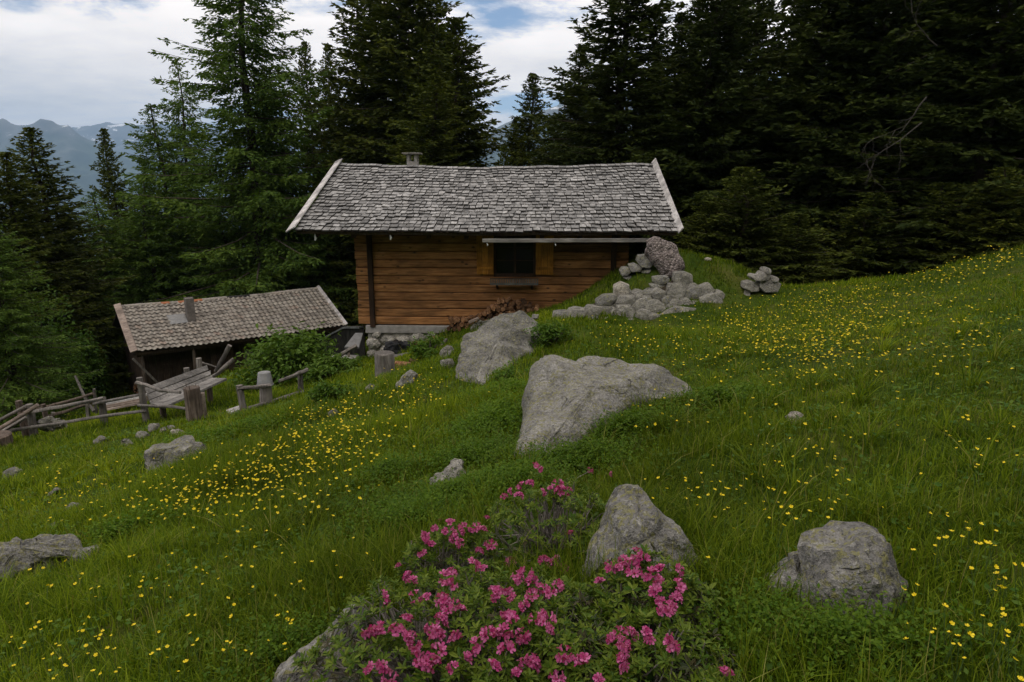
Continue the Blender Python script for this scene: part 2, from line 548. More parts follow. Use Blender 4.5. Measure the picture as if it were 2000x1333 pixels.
M['conglom'] = pebbly()
M['soil'] = plain('bank_soil', (.050, .040, .026), 0.95, 0.5, 14, 0.8)
M['mortar'] = rock_mat('masonry_mortar', 2.0, 0.10, 0.8, 0.8)
M['concrete'] = plain('concrete', (.30, .285, .27), 0.9, 0.25, 9, 0.4)
M['metal'] = plain('dull_zinc', (.22, .22, .22), 0.55, 0.25, 9, 0.2, 0.4)
M['tarp'] = plain('black_tarp', (.012, .012, .014), 0.45, 0.3, 6, 0.4)
M['white_hook'] = plain('white_insulator', (.6, .6, .6), 0.4, 0.1, 9, 0.0)
M['railing'] = wood('railing_dark', (.014, .014, .013), (.028, .027, .024), (.05, .048, .042), (12, 12, 2), 0.3, 0.85)
M['rail_top'] = wood('railing_top', (.06, .065, .062), (.11, .115, .11), (.16, .165, .16), (4, 4, 4), 0.2, 0.8)
M['grass'] = leaf_mat('meadow_grass', (.032, .074, .003), (.195, .255, .016), 0.36, 0.6, world_var=0.42, spec=.06)
M['straw'] = leaf_mat('dry_straw', (.17, .16, .035), (.26, .25, .07), 0.25, 0.7, spec=.08)
M['herb'] = leaf_mat('herb_leaf', (.042, .100, .010), (.090, .150, .018), 0.3, 0.55, world_var=0.25, spec=.1)
M['bilberry'] = leaf_mat('bilberry_leaf', (.048, .110, .006), (.115, .185, .012), 0.35, 0.5, world_var=0.2, spec=.1)
M['rhodo_leaf'] = leaf_mat('alpenrose_leaf', (.045, .095, .010), (.150, .195, .024), 0.25, 0.45, spec=0.15)
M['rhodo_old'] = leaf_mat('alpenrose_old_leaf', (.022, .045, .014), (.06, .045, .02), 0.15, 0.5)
M['pink'] = leaf_mat('pink_petal', (.34, .024, .135), (.54, .16, .34), 0.25, 0.5, spec=0.15)
M['yellow'] = leaf_mat('buttercup_petal', (.74, .54, .006), (.86, .68, .015), 0.2, 0.35, spec=0.3)
M['stem'] = leaf_mat('flower_stem', (.045, .09, .018), (.075, .12, .03), 0.2, 0.6)
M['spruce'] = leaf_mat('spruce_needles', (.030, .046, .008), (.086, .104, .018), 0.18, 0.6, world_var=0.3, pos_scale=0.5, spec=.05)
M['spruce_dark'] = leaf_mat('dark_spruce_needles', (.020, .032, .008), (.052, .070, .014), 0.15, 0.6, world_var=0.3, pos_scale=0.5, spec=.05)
M['larch'] = leaf_mat('larch_needles', (.048, .094, .018), (.105, .165, .030), 0.25, 0.6, world_var=0.25, pos_scale=0.5, spec=.05)
M['bush'] = leaf_mat('bush_leaf', (.055, .115, .014), (.110, .175, .026), 0.3, 0.55, spec=.12)
M['tree_leaf'] = leaf_mat('broadleaf', (.026, .062, .008), (.055, .100, .013), 0.3, 0.55, spec=.08)


def glass_mat():
    m, t, b, o = base_mat('dark_window_glass')
    b.inputs['Base Color'].default_value = (.006, .007, .008, 1)
    b.inputs['Roughness'].default_value = 0.12
    b.inputs['Specular IOR Level'].default_value = 0.22
    return m


M['glass'] = glass_mat()
M['flue'] = plain('sooty_flue', (.15, .135, .125), 0.9, 0.3, 7, 0.4)
M['butt'] = wood('shingle_end_grain_gap_shade', (.028, .026, .024), (.05, .047, .044), (.085, .08, .075), (9, 9, 9), 0.3, 0.95)  # dark end grain, plus gap shade painted on the shingle edges


def tile_mat():
    m, t, b, o = base_mat('old_clay_tile')
    v, r_ = shift(t, objco(t))
    n_ = noise_(t, v, 9, 5)
    c = ramp(t, r_, [(0.0, (.17, .15, .13)), (0.35, (.25, .225, .195)), (0.8, (.33, .30, .26)), (0.94, (.29, .25, .21)), (1.0, (.27, .21, .175))])
    c = mixc(t, 1.0, c, ramp(t, n_, [(0.3, 0.65), (0.7, 1.2)]), 'MULTIPLY')
    t.links.new(c, b.inputs['Base Color'])
    b.inputs['Roughness'].default_value = 0.9
    bump(t, b, n_, 0.4, 0.01)
    return m


M['tile'] = tile_mat()
M['red_tile'] = plain('orange_ridge_tile', (.33, .135, .065), 0.85, 0.3, 8, 0.3)


def ground_mat():
    m, t, b, o = base_mat('meadow_soil')
    v = objco(t, (1, 1, 1), True)
    a = noise_(t, v, 1.3, 6, 0.65)
    f = noise_(t, v, 18, 5, 0.7)
    c = ramp(t, a, [(0.35, (.026, .046, .006)), (0.5, (.040, .064, .008)), (0.66, (.066, .072, .016))])
    c = mixc(t, 1.0, c, ramp(t, f, [(0.3, 0.5), (0.7, 1.5)]), 'MULTIPLY')
    # far slopes: forest floor and woods
    ps = nd(t, 'ShaderNodeNewGeometry').outputs['Position']
    dist = nd(t, 'ShaderNodeVectorMath', {0: ps}, operation='LENGTH').outputs['Value']
    ff = noise_(t, v, 0.02, 6, 0.7)
    fc = ramp(t, ff, [(0.4, (.016, .028, .012)), (0.6, (.035, .055, .02))])
    b.inputs['Specular IOR Level'].default_value = 0.02
    c = mixc(t, ramp(t, mth(t, 'DIVIDE', dist, 200.0), [(0.10, 0.0), (0.3, 1.0)]), c, fc)
    t.links.new(c, b.inputs['Base Color'])
    b.inputs['Roughness'].default_value = 0.95
    bump(t, b, f, 0.8, 0.03)
    return m


M['ground'] = ground_mat()


def mountain_mat():
    m, t, b, o = base_mat('alpine_slope')
    v = objco(t, (.001, .001, .001), True)
    geo = nd(t, 'ShaderNodeNewGeometry')
    z = nd(t, 'ShaderNodeSeparateXYZ', {0: geo.outputs['Position']}).outputs[2]
    nz = nd(t, 'ShaderNodeSeparateXYZ', {0: geo.outputs['Normal']}).outputs[2]
    n_ = noise_(t, v, 3.0, 8, 0.65)
    rockc = ramp(t, n_, [(0.35, (.060, .066, .062)), (0.65, (.125, .128, .12))])
    forest = ramp(t, noise_(t, v, 6, 6), [(0.35, (.020, .035, .018)), (0.65, (.055, .075, .035))])
    hgt = mth(t, 'ADD', mth(t, 'DIVIDE', z, 1000.0), mth(t, 'MULTIPLY', mth(t, 'SUBTRACT', n_, 0.5), 0.9))
    c = mixc(t, ramp(t, hgt, [(0.25, 0.0), (0.55, 1.0)]), forest, rockc)
    sn = noise_(t, objco(t, (.0012, .0012, .0035), True), 3.4, 6, 0.6, 0.5)
    sm = mth(t, 'MULTIPLY', ramp(t, sn, [(0.605, 0.0), (0.63, 1.0)]), ramp(t, hgt, [(0.46, 0.0), (0.60, 1.0)]))
    c = mixc(t, sm, c, (.75, .77, .8))
    t.links.new(c, b.inputs['Base Color'])
    b.inputs['Roughness'].default_value = 0.95
    return m


M['mountain'] = mountain_mat()

# ------------------------------------------------------------------ setting: ground, mountains, haze
def build_ground():
    na = 640
    rr = np.concatenate([[0.0], np.geomspace(0.6, 60, 185), np.geomspace(66, 12500, 50)])
    # finer angular steps in front of the camera
    a1 = np.linspace(-R(52), R(52), 390)
    a2 = np.linspace(R(52), 2 * math.pi - R(52), 90)[1:-1]
    ang = np.concatenate([a1, a2])
    na = len(ang)
    X = rr[:, None] * np.sin(ang)[None]
    Y = rr[:, None] * np.cos(ang)[None]
    Z = Hh(X, Y)
    V = np.stack([X, Y, Z], -1).reshape(-1, 3)
    i, j = np.meshgrid(np.arange(len(rr) - 1), np.arange(na), indexing='ij')
    j2 = (j + 1) % na
    F = np.stack([i * na + j, i * na + j2, (i + 1) * na + j2, (i + 1) * na + j], -1).reshape(-1, 4)[:, ::-1]
    me = np_mesh('ground', V, F, M['ground'], True)
    return tag(link_mesh('ground', me), kind='structure')


build_ground()


def mountain(name, prof, dist, depth, amp, seed, foot=-640):
    """prof: (px, py) crest points of the photo seen at that distance in metres"""
    pr = [P(a, b, dist) for a, b in prof]
    xs, zs = [p.x for p in pr], [p.z for p in pr]
    nx, ny = 190, 56
    X = np.linspace(xs[0], xs[-1], nx)
    crest = np.interp(X, xs, zs)
    D = np.concatenate([np.linspace(-1, 0, 44), np.linspace(0, 1, ny - 44)[1:]])
    ny = len(D)
    XX, DD = np.meshgrid(X, D, indexing='ij')
    s = (1 - np.abs(DD)) ** 1.15
    Zs = foot + (crest[:, None] - foot) * s
    YY = dist + DD * depth
    rid = 1 - np.abs(2 * fbm(XX / 900, YY / 1400, seed, 5))
    Zs = Zs + amp * (rid - .55) * np.clip(4 * (1 - s) * s + .12, 0, 1) + amp * .25 * fbm(XX / 160, YY / 200, seed + 3, 4) * np.clip(s * 3, 0, 1)
    V = np.stack([XX, YY, Zs], -1).reshape(-1, 3)
    i, j = np.meshgrid(np.arange(nx - 1), np.arange(ny - 1), indexing='ij')
    F = np.stack([i * ny + j, (i + 1) * ny + j, (i + 1) * ny + j + 1, i * ny + j + 1], -1).reshape(-1, 4)
    return tag(link_mesh(name, np_mesh(name, V, F, M['mountain'], True)), kind='structure')


mountain('mountain_peak', [(-900, 420), (-500, 330), (-250, 262), (-120, 240), (0, 240), (40, 246), (72, 233), (90, 231), (112, 240), (150, 262), (200, 290), (260, 325), (340, 370), (460, 430)], 7000, 3200, 330, 4)
mountain('mountain_range', [(-600, 290), (-300, 262), (100, 250), (200, 246), (280, 243), (400, 250), (600, 262), (760, 300)], 10500, 3500, 300, 9)
mountain('mountain_flank', [(700, 400), (850, 335), (930, 285), (960, 262), (1010, 234), (1080, 205), (1200, 190), (1500, 200), (2100, 240)], 6200, 2800, 260, 14)

haze_me = MB().box(-17000, 17000, -12800, 14700, -900, 1350).mesh('haze', M['ground'])
haze_me.materials.clear()
hm = bpy.data.materials.new('air_haze')
hm.use_nodes = True
hm.node_tree.nodes.clear()
pv = nd(hm.node_tree, 'ShaderNodeVolumePrincipled', {'Color': (.42, .66, 1.0, 1), 'Density': 0.00009, 'Anisotropy': 0.2})
nd(hm.node_tree, 'ShaderNodeOutputMaterial', {'Volume': pv.outputs[0]})
haze_me.materials.append(hm)
tag(link_mesh('haze', haze_me), kind='stuff')

# ------------------------------------------------------------------ cabin
CAB = Matrix.Translation(P(960, 636, 17.0)) @ Matrix.Rotation(R(-2.2), 4, 'Z')
cabin = empty('cabin', CAB.translation, R(-2.2), 'brown log cabin with a grey wooden shingle roof and stone footing', 'cabin')
LX0, LX1, DEP = -3.25, 3.25, 6.0
LOGH, NLOG = 0.208, 13
EY, EZ, RY, RZ = -1.05, 2.43, 3.0, 4.0
SLP = math.atan2(RZ - EZ, RY - EY)
TS = math.tan(SLP)
WIN = (0.06, 1.12, 6 * LOGH, 11 * LOGH)

# walls: each log is a part
_logs = {}
def log_piece(x0, x1, y, z, axis='x', mat='log'):
    L = x1 - x0
    key = (round(L, 2), axis, mat, random.randrange(2))
    if key not in _logs:
        b = MB()
        hh = LOGH - 0.012
        n = 10
        # a squared log with slightly wavering faces
        vs_, fs = [], []
        for i in range(n + 1):
            xx = -L / 2 + L * i / n
            wv = random.uniform(-.004, .004)
            prof = [(-.075 + wv, -hh / 2 + .020), (-.055 + wv, -hh / 2), (.075, -hh / 2), (.075, hh / 2), (-.055 + wv, hh / 2), (-.075 + wv, hh / 2 - .020)]
            vs_ += [Vector((xx, a, c)) for a, c in prof]
        for i in range(n):
            for k in range(6):
                k2 = (k + 1) % 6
                fs.append((i * 6 + k, i * 6 + k2, (i + 1) * 6 + k2, (i + 1) * 6 + k))
        fs += [tuple(range(5, -1, -1)), tuple(n * 6 + k for k in range(6))]
        b.add(vs_, fs)
        _logs[key] = b.mesh('log', M[mat])
    o = link_mesh('log', _logs[key], cabin)
    if axis == 'x':
        o.location = ((x0 + x1) / 2, y, z)
    else:
        o.location = (y, (x0 + x1) / 2, z)
        o.rotation_euler = (0, 0, R(90))
    o.location.x += random.uniform(-.003, .003)
    o.location.y += random.uniform(-.006, .006)
    return o


for k in range(NLOG):
    z = (k + .5) * LOGH
    ext = .16 + random.uniform(-.02, .02)
    if 6 <= k <= 10:
        log_piece(LX0 - ext, WIN[0], .075, z)
        log_piece(WIN[1], LX1 + .15, .075, z)
    else:
        log_piece(LX0 - ext, LX1 + .15, .075, z)
    log_piece(LX0, LX1, DEP - .075, z)
    log_piece(.16, DEP - .16, LX0 + .22, z, 'y')
    log_piece(.16, DEP - .16, LX1 - .22, z, 'y')
for xx in (LX0 + .22, LX1 - .22):
    cp = MB().box(xx - .065, xx + .065, -.075, -.002, -.06 if xx < 0 else .02, NLOG * LOGH, jit=.004).build('corner_post', M['log_dark'], cabin, bevel=.008)
# gables
for xx, sg in ((LX0 + .22, -1), (LX1 - .22, 1)):
    zt = NLOG * LOGH
    b = MB()
    b.add([(xx + sg * .05 - .0, .1, zt), (xx + sg * .05, DEP - .1, zt), (xx + sg * .05, 3, RZ - .16),
           (xx - sg * .05, .1, zt), (xx - sg * .05, DEP - .1, zt), (xx - sg * .05, 3, RZ - .16)],
          [(0, 1, 2), (5, 4, 3), (0, 3, 4, 1), (1, 4, 5, 2), (2, 5, 3, 0)])
    b.build('gable', M['log_dark'], cabin)
# stone footing: rubble masonry in mortar with a cast ledge on top
b = MB().box(LX0 + .06, LX1 - .06, .03, DEP, -2.2, -.20)
fo = b.build('footing', M['mortar'], cabin)
MB().box(LX0 + .02, -.05, -.035, .16, -.215, -.012, jit=.012).build('ledge', M['concrete'], cabin, bevel=.012)
MB().box(-.05, LX1 - .02, .02, .16, -.215, -.012).build('ledge', M['concrete'], cabin, bevel=.012)


# roof deck, rafters
def sag(x):
    t = (x + 4.5) / 8.9
    return -0.10 * math.sin(math.pi * min(max(t, 0), 1)) ** 1.2 + .012 * math.sin(x * 2.3) + .010 * math.sin(x * 5.1 + 1)


RX0, RX1 = -4.54, 4.38
def slope_pt(x, s, lift=0.0):
    """point on the front slope, s metres up from the eave"""
    k = s / ((RY - EY) / math.cos(SLP))
    return Vector((x, EY + s * math.cos(SLP) - lift * math.sin(SLP), EZ + s * math.sin(SLP) + lift * math.cos(SLP) + sag(x) * (0.25 + .75 * k)
                   + .018 * mnoise.noise(Vector((x * 1.3, s * 1.3, 4)))))


SL = (RY - EY) / math.cos(SLP)
def deck(front):
    n = 24
    vs_, fs = [], []
    for i in range(n + 1):
        x = RX0 + .04 + (RX1 - RX0 - .08) * i / n
        for s, l in ((.03, -.015), (SL, -.015), (SL, -.085), (.03, -.085)):
            p = slope_pt(x, s, l)
            if not front: p.y = 2 * RY - p.y
            vs_.append(p)
    for i in range(n):
        for k in range(4):
            k2 = (k + 1) % 4
            fs.append((i * 4 + k, i * 4 + k2, (i + 1) * 4 + k2, (i + 1) * 4 + k))
    fs += [(0, 1, 2, 3), (n * 4, n * 4 + 1, n * 4 + 2, n * 4 + 3)]
    return MB().add(vs_, fs)


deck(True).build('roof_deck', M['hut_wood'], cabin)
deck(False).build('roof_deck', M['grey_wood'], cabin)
for i in range(10):
    x = RX0 + .45 + i * (RX1 - RX0 - .9) / 9
    a, c = slope_pt(x, .12, -.155), slope_pt(x, SL - .1, -.155)
    MB().beam(a, c, .10, .13, (0, -math.sin(SLP), math.cos(SLP))).build('rafter', M['log_dark'], cabin)
MB().beam((RX0 + .2, -.62, EZ + .0), (RX1 - .2, -.62, EZ + .0), .13, .13).build('purlin', M['log_dark'], cabin)

# shingles: the rows nearest the eave singly, the rest as one part
_sh = []
for k in range(8):
    b = MB()
    wj = [random.uniform(-.012, .012) for _ in range(4)]
    tk = random.uniform(.022, .034)
    g = random.uniform(-.02, .02)
    b.add([(-.5, wj[0], 0), (.5, wj[1], 0), (.5, .46, 0), (-.5, .46, 0),
           (-.49, wj[0] + .004, tk), (.49, wj[1] + .004, tk + g * .2), (.5, .46, .008), (-.5, .46, .008)],
          [(4, 5, 6, 7), (0, 1, 5, 4), (1, 2, 6, 5), (2, 3, 7, 6), (3, 0, 4, 7), (0, 3, 2, 1)])
    _sh.append(b)
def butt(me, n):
    me.materials.append(M['butt'])  # side faces too, painting shade into the gaps between shingles
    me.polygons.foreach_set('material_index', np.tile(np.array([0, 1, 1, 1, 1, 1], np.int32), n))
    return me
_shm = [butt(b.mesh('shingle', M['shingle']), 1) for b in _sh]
rest = MB()
cnt = 0
EXPO = 0.203
for r_ in range(22):
    x = RX0 + .05 + random.uniform(-.05, .0)
    rowj = random.uniform(-.012, .012)
    while x < RX1 - .05:
        wd = min(random.uniform(.11, .21), RX1 - .02 - x + .04)
        if wd < .06: break
        s = max(r_ * EXPO - .05, -.06) + rowj + random.uniform(-.022, .022) + .02 * mnoise.noise(Vector((x * .9, r_ * .7, 1)))
        c = slope_pt(x + wd / 2, s, .030 + random.uniform(0, .016))
        tilt = SLP - R(random.uniform(3.5, 8.0))
        Mx = Matrix.Translation(c) @ Matrix.Rotation(random.gauss(0, .022) + math.atan((sag(x + .2) - sag(x)) / .2) * 0, 4, 'Z') @ Matrix.Rotation(tilt, 4, 'X') @ Matrix.Rotation(random.gauss(0, .05), 4, 'Y')
        k = random.randrange(8)
        length = min(1.0, (SL + .05 - s) / .46)
        Ms = Mx @ Matrix.Diagonal((wd - random.uniform(.010, .022), max(length, .4), 1, 1))
        if r_ < 6 and cnt < 300:
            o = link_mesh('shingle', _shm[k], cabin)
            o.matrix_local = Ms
            cnt += 1
        else:
            rest.add([Ms @ Vector(q) for q in _sh[k].v], _sh[k].f)
        x += wd
# ridge course laid from the far side
x = RX0 + .05
while x < RX1 - .05:
    wd = random.uniform(.13, .22)
    c = slope_pt(x + wd / 2, SL - .12, .055)
    Ms = Matrix.Translation(c) @ Matrix.Rotation(SLP, 4, 'X') @ Matrix.Rotation(random.gauss(0, .03), 4, 'Y') @ Matrix.Diagonal((wd - .008, .42, 1, 1))
    k = random.randrange(8)
    rest.add([Ms @ Vector(q) for q in _sh[k].v], _sh[k].f)
    x += wd
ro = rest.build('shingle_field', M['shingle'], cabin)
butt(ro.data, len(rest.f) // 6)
ro['kind'] = 'stuff'
# barge boards
up = Vector((0, -math.sin(SLP), math.cos(SLP)))
for x, wd, lean, lb in ((RX0 - .05, .27, .9, 'wide pale barge board on the roof edge above the lower hut'), (RX1 + .03, .17, -.35, 'narrow pale barge board ending in a point')):
    a = Vector((x, EY - .10, EZ + .02 - .04)); c = Vector((x, RY + .12, RZ + .10 + .05))
    if lean > 0:
        u = (up + Vector((-.55, 0, 0))).normalized()
    else:
        u = Vector((-.82, up.y * .5, up.z * .6)).normalized()
    bb = MB().beam(a + Vector((0, 0, .06)), c, wd, .03, u).build('barge_board', M['pale_board'], cabin, bevel=.004)
    bb['label'] = lb
    a2 = Vector((a.x, 2 * RY - a.y, a.z)); c2 = Vector((c.x, RY + .02, c.z))
    MB().beam(a2, c2, .16, .03, Vector((u.x, -u.y, u.z))).build('barge_board', M['pale_board'], cabin)
# gutter board and hooks
gb = MB()
gl = lambda x: Vector((x, EY - .06, EZ - .20 + .0))
gb.beam(gl(-.12), gl(3.92) + Vector((0, 0, .02)), .09, .085)
gb.build('gutter', M['grey_wood'], cabin, bevel=.006)['label'] = 'pale wooden gutter below the eave'
def hook(x, y, z, s=1.0):
    MB().tube([(x, y, z + .10 * s), (x + .01, y - .01, z + .04 * s), (x + .025, y - .02, z), (x + .01, y - .03, z - .035 * s)], [.012 * s, .016 * s, .022 * s, .012 * s], 6).build('hook', M['white_hook'], cabin, True)
hook(-4.1, -.9, EZ - .18, 1.3); hook(-2.3, -.95, EZ - .16, 1.2)
for x in (-.02, 1.55): hook(x, EY - .06, EZ - .30, .7)

# window with frame, panes, shutters and flower box
x0, x1, z0, z1 = WIN
win = MB().box(x0 + .05, x1 - .05, .075, .09, z0 + .06, z1 - .05).build('window', M['glass'], cabin)
b = MB()
b.box(x0, x0 + .07, .0, .12, z0, z1); b.box(x1 - .07, x1, .0, .12, z0, z1)
b.box(x0 + .07, x1 - .07, .0, .12, z1 - .08, z1); b.box(x0 + .07, x1 - .07, .0, .12, z0, z0 + .08)
b.build('frame', M['log_dark'], win, bevel=.004)
xm = (x0 + x1) / 2
MB().box(xm - .028, xm + .028, .035, .074, z0 + .08, z1 - .08).build('mullion', M['log_dark'], win)
for zz in (z0 + .40, z0 + .72):
    for xa, xb in ((x0 + .07, xm - .028), (xm + .028, x1 - .07)):
        MB().box(xa, xb, .045, .073, zz - .012, zz + .012).build('muntin', M['log_dark'], win)
for xa, xb, tilt in ((x0 - .42, x0 + .01, .0), (x1 - .01, x1 + .43, 0)):
    sh = empty('shutter'); sh.parent = cabin
    sh.location = (0, 0, 0)
    nb = 3
    for i in range(nb):
        xx0 = xa + (xb - xa) * i / nb; xx1 = xa + (xb - xa) * (i + 1) / nb
        MB().box(xx0 + .003, xx1 - .003, -.060, -.032, z0 + .06, z1 + .05).build('board', M['shutter'], sh, bevel=.003)
    for zz in (z0 + .22, z1 - .2):
        MB().box(xa + .02, xb - .02, -.080, -.0605, zz - .035, zz + .035).build('batten', M['shutter'], sh, bevel=.003)
fb = MB().box(x0 - .07, x1 + .06, -.28, -.10, z0 - .17, z0 - .145).build('flower_box', M['hut_wood'], cabin)
MB().box(x0 - .07, x1 + .06, -.30, -.281, z0 - .17, z0 - .12).build('front_rail', M['rail_top'], fb)
MB().box(x0 - .07, x1 + .06, -.30, -.281, z0 - .02, z0 + .0).build('front_rail', M['hut_wood'], fb)
nb = 22
for i in range(nb):
    xx = x0 - .05 + (x1 - x0 + .09) * i / (nb - 1)
    MB().box(xx - .013, xx + .013, -.297, -.284, z0 - .119, z0 - .021).build('slat', M['rail_top'], fb)
for xx in (x0 + .1, x1 - .1):
    MB().beam((xx, -.27, z0 - .18), (xx, -.003, z0 - .30), .05, .05).build('bracket', M['hut_wood'], fb)

# chimney behind the ridge
ch = MB()
cxx, cyy, cw = -2.52, 3.55, .15
zt = RZ + .34
ch.box(cxx - cw, cxx + cw, cyy - cw, cyy + cw, RZ - .6, zt - .2)
for sx in (-1, 1):
    for sy in (-1, 1):
        ch.box(cxx + sx * cw * .72 - .042, cxx + sx * cw * .72 + .042, cyy + sy * cw * .72 - .042, cyy + sy * cw * .72 + .042, zt - .2, zt)
cho = ch.build('chimney', M['concrete'], cabin, bevel=.006)
MB().box(cxx - .27, cxx + .25, cyy - .24, cyy + .24, zt + .003, zt + .045, jit=.006).build('chimney_cap', M['stone'], cho, bevel=.006)

# ------------------------------------------------------------------ lower hut with tile roof
HA = R(36.6)
hut_o = Vector((-14.385, 25.0, -6.235))
hut = empty('hut', hut_o, HA, 'low dark wooden hut with a brownish clay tile roof', 'hut')
HL, HRUN, HRISE = 8.62, 3.12, 1.30
HS = math.atan2(HRISE, HRUN)
HSL = math.hypot(HRISE, HRUN)
GZ = lambda lx, ly: hz(*(Matrix.Rotation(HA, 4, 'Z') @ Vector((lx, ly, 0)) + hut_o).xy) - hut_o.z
def tile_shape(wd, ln):
    n = 6
    b = MB()
    vs_ = []
    for s_, zz in ((0, .045), (ln, .0)):
        for lay in (0, -.012):
            for i in range(n + 1):
                u = i / n
                vs_.append((-.5 * wd + u * wd * 1.10, s_, zz + lay + .030 * math.sin(u * 2 * math.pi * 1.0 + .6)))
    k = n + 1
    fs = []
    for i in range(n):
        fs.append((i, i + 1, 2 * k + i + 1, 2 * k + i))
        fs.append((i, k + i, k + i + 1, i + 1))
        fs.append((k + i + 1, k + i, 3 * k + i, 3 * k + i + 1))
    return b.add(vs_, fs)
TW, TE = 0.207, 0.26
nc, nr = int((HL - .3) / TW), int(HSL / TE)
tb = tile_shape(TW, TE * 1.25)
tm = tb.mesh('tile', M['tile'], True, sharp=60)
tm2 = tb.mesh('tile_blue', M['metal'], True, sharp=60)
rest = MB()
cnt = 0
hsag = lambda x: -.05 * math.sin(math.pi * x / HL) + .012 * math.sin(x * 1.9)
for r_ in range(nr + 1):
    for c in range(nc):
        x = .24 + (c + .5) * TW
        s = r_ * TE - .04 + random.uniform(-.012, .012)
        if s > HSL - .1: continue
        p = Vector((x, s * math.cos(HS), s * math.sin(HS) + hsag(x) + .03 + random.uniform(-.006, .006)))
        Mx = Matrix.Translation(p) @ Matrix.Rotation(random.gauss(0, .012), 4, 'Z') @ Matrix.Rotation(HS - R(1.5), 4, 'X')
        if cnt < 300:
            o = link_mesh('tile', tm, hut)
            o.matrix_local = Mx
            cnt += 1
        else:
            rest.add([Mx @ Vector(q) for q in tb.v], tb.f)
ro = rest.build('tile_field', M['tile'], hut, True, sharp=60)
ro['kind'] = 'stuff'
# ridge tiles, some orange
for i in range(26):
    x = .2 + i * (HL - .3) / 25
    b = MB()
    vs_ = []
    for xx in (x - .19, x + .17):
        for k in range(7):
            a = math.pi * k / 6
            vs_.append((xx, HRUN + .12 * math.cos(a), HRISE + hsag(x) + .0 + .075 * math.sin(a) + random.uniform(-.004, .004)))
    b.add(vs_, [(k, k + 1, 8 + k, 7 + k) for k in range(6)])
    b.build('ridge_tile', M['red_tile'] if i in (5, 7, 8, 9) else (M['railing'] if i in (13, 14, 15) else M['tile']), hut, True, sharp=60)
for sgn in (1, -1):
    b = MB()
    yy = (lambda y: y if sgn > 0 else 2 * HRUN - y)
    b.add([(0.1, yy(.05), -.06 + .02), (HL - .1, yy(.05), -.06 + .02), (HL - .1, yy(HRUN), HRISE - .04), (.1, yy(HRUN), HRISE - .04),
           (0.1, yy(.05), -.14), (HL - .1, yy(.05), -.14), (HL - .1, yy(HRUN), HRISE - .12), (.1, yy(HRUN), HRISE - .12)],
          [(0, 1, 2, 3), (7, 6, 5, 4), (0, 4, 5, 1), (1, 5, 6, 2), (2, 6, 7, 3), (3, 7, 4, 0)])
    b.build('roof_deck', M['hut_wood'], hut)
hup = Vector((0, -math.sin(HS), math.cos(HS)))
for x, wd in ((.10, .26), (HL - .02, .15)):
    a, c = Vector((x, -.06, .055)), Vector((x, HRUN + .05, HRISE + .115))
    MB().beam(a, c, wd, .035, hup + Vector((-.25 if x < 1 else -.5, 0, 0))).build('barge_board', M['pink_board' if x < 1 else 'pale_board'], hut, bevel=.004)
    MB().beam(a + Vector((0, .01, -.12)), c + Vector((0, 0, -.12)), .04, .16, hup).build('barge_board', M['hut_wood'], hut)
# hut chimney: a plain grey flue box on the front slope
hx, hy = 2.55, 1.75
MB().box(hx - .16, hx + .16, hy - .16, hy + .16, .45, 1.62, jit=.006).build('chimney', M['flue'], hut, bevel=.008)
MB().add([(hx - .85, hy - .30, .66 - .0), (hx - .17, hy - .30, .66), (hx - .17, hy + .35, .935), (hx - .85, hy + .35, .935)], [(0, 1, 2, 3)]).build('flashing', M['metal'], hut)
# walls: vertical boards, a paler door, posts under the eave
b = MB()
nbd = 34
for i in range(nbd):
    xx0 = .45 + (HL - .9) * i / nbd; xx1 = .45 + (HL - .9) * (i + 1) / nbd
    dpt = .75 + random.uniform(-.008, .008)
    zb = GZ((xx0 + xx1) / 2, .75) - .3
    m_ = 'hut_wood'
    if 17 <= i <= 18: m_ = 'grey_pole'
    MB().box(xx0 + .004, xx1 - .004, dpt, dpt + .03, zb, .16).build('wall_board', M[m_], hut)
for (xa, ya, xb, yb) in ((.45, .78, .45, 5.5), (HL - .45, .78, HL - .45, 5.5)):
    for i in range(12):
        y0 = ya + (yb - ya) * i / 12; y1 = ya + (yb - ya) * (i + 1) / 12
        ztop = min(y1, 2 * HRUN - y0, HRUN) / HRUN * HRISE - .15
        MB().box(xa - .015, xa + .015, y0 + .004, y1 - .004, GZ(xa, y0) - .5, max(ztop, .1)).build('wall_board', M['hut_wood'], hut)
for xx in (.35, 2.2, 5.1, HL - .4):
    MB().tube([(xx, .18, GZ(xx, .18) - .2), (xx + .02, .18, -.10)], [.075, .06], 7).build('post', M['brown_post'], hut, True)
MB().beam((.2, .18, -.17), (HL - .2, .18, -.17), .11, .11).build('eave_beam', M['hut_wood'], hut)
MB().beam((.05, .1, -.25), (1.1, .25, GZ(1.1, .3) + .1), .08, .08).build('brace', M['grey_pole'], hut)

# ------------------------------------------------------------------ rocks
ROCKS = []
def smooth_loop(pts, n, straight=.45):
    """closed Catmull-Rom through pts, resampled to n points"""
    p = np.array(pts, float)
    m = len(p)
    out = []
    for i in range(m):
        a, b_, c, d = p[i - 1], p[i], p[(i + 1) % m], p[(i + 2) % m]
        for t in np.linspace(0, 1, 12, endpoint=False):
            # blend of straight and curved keeps some corners
            cr = .5 * ((2 * b_) + (-a + c) * t + (2 * a - 5 * b_ + 4 * c - d) * t * t + (-a + 3 * b_ - 3 * c + d) * t ** 3)
            out.append((1 - straight) * cr + straight * (b_ + (c - b_) * t))
    out = np.array(out)
    seg = np.linalg.norm(np.roll(out, -1, 0) - out, axis=1)
    cum = np.concatenate([[0], np.cumsum(seg)])
    q = np.linspace(0, cum[-1], n, endpoint=False)
    ext = np.concatenate([out, out[:1]])
    return np.stack([np.interp(q, cum, ext[:, k]) for k in range(p.shape[1])], 1)


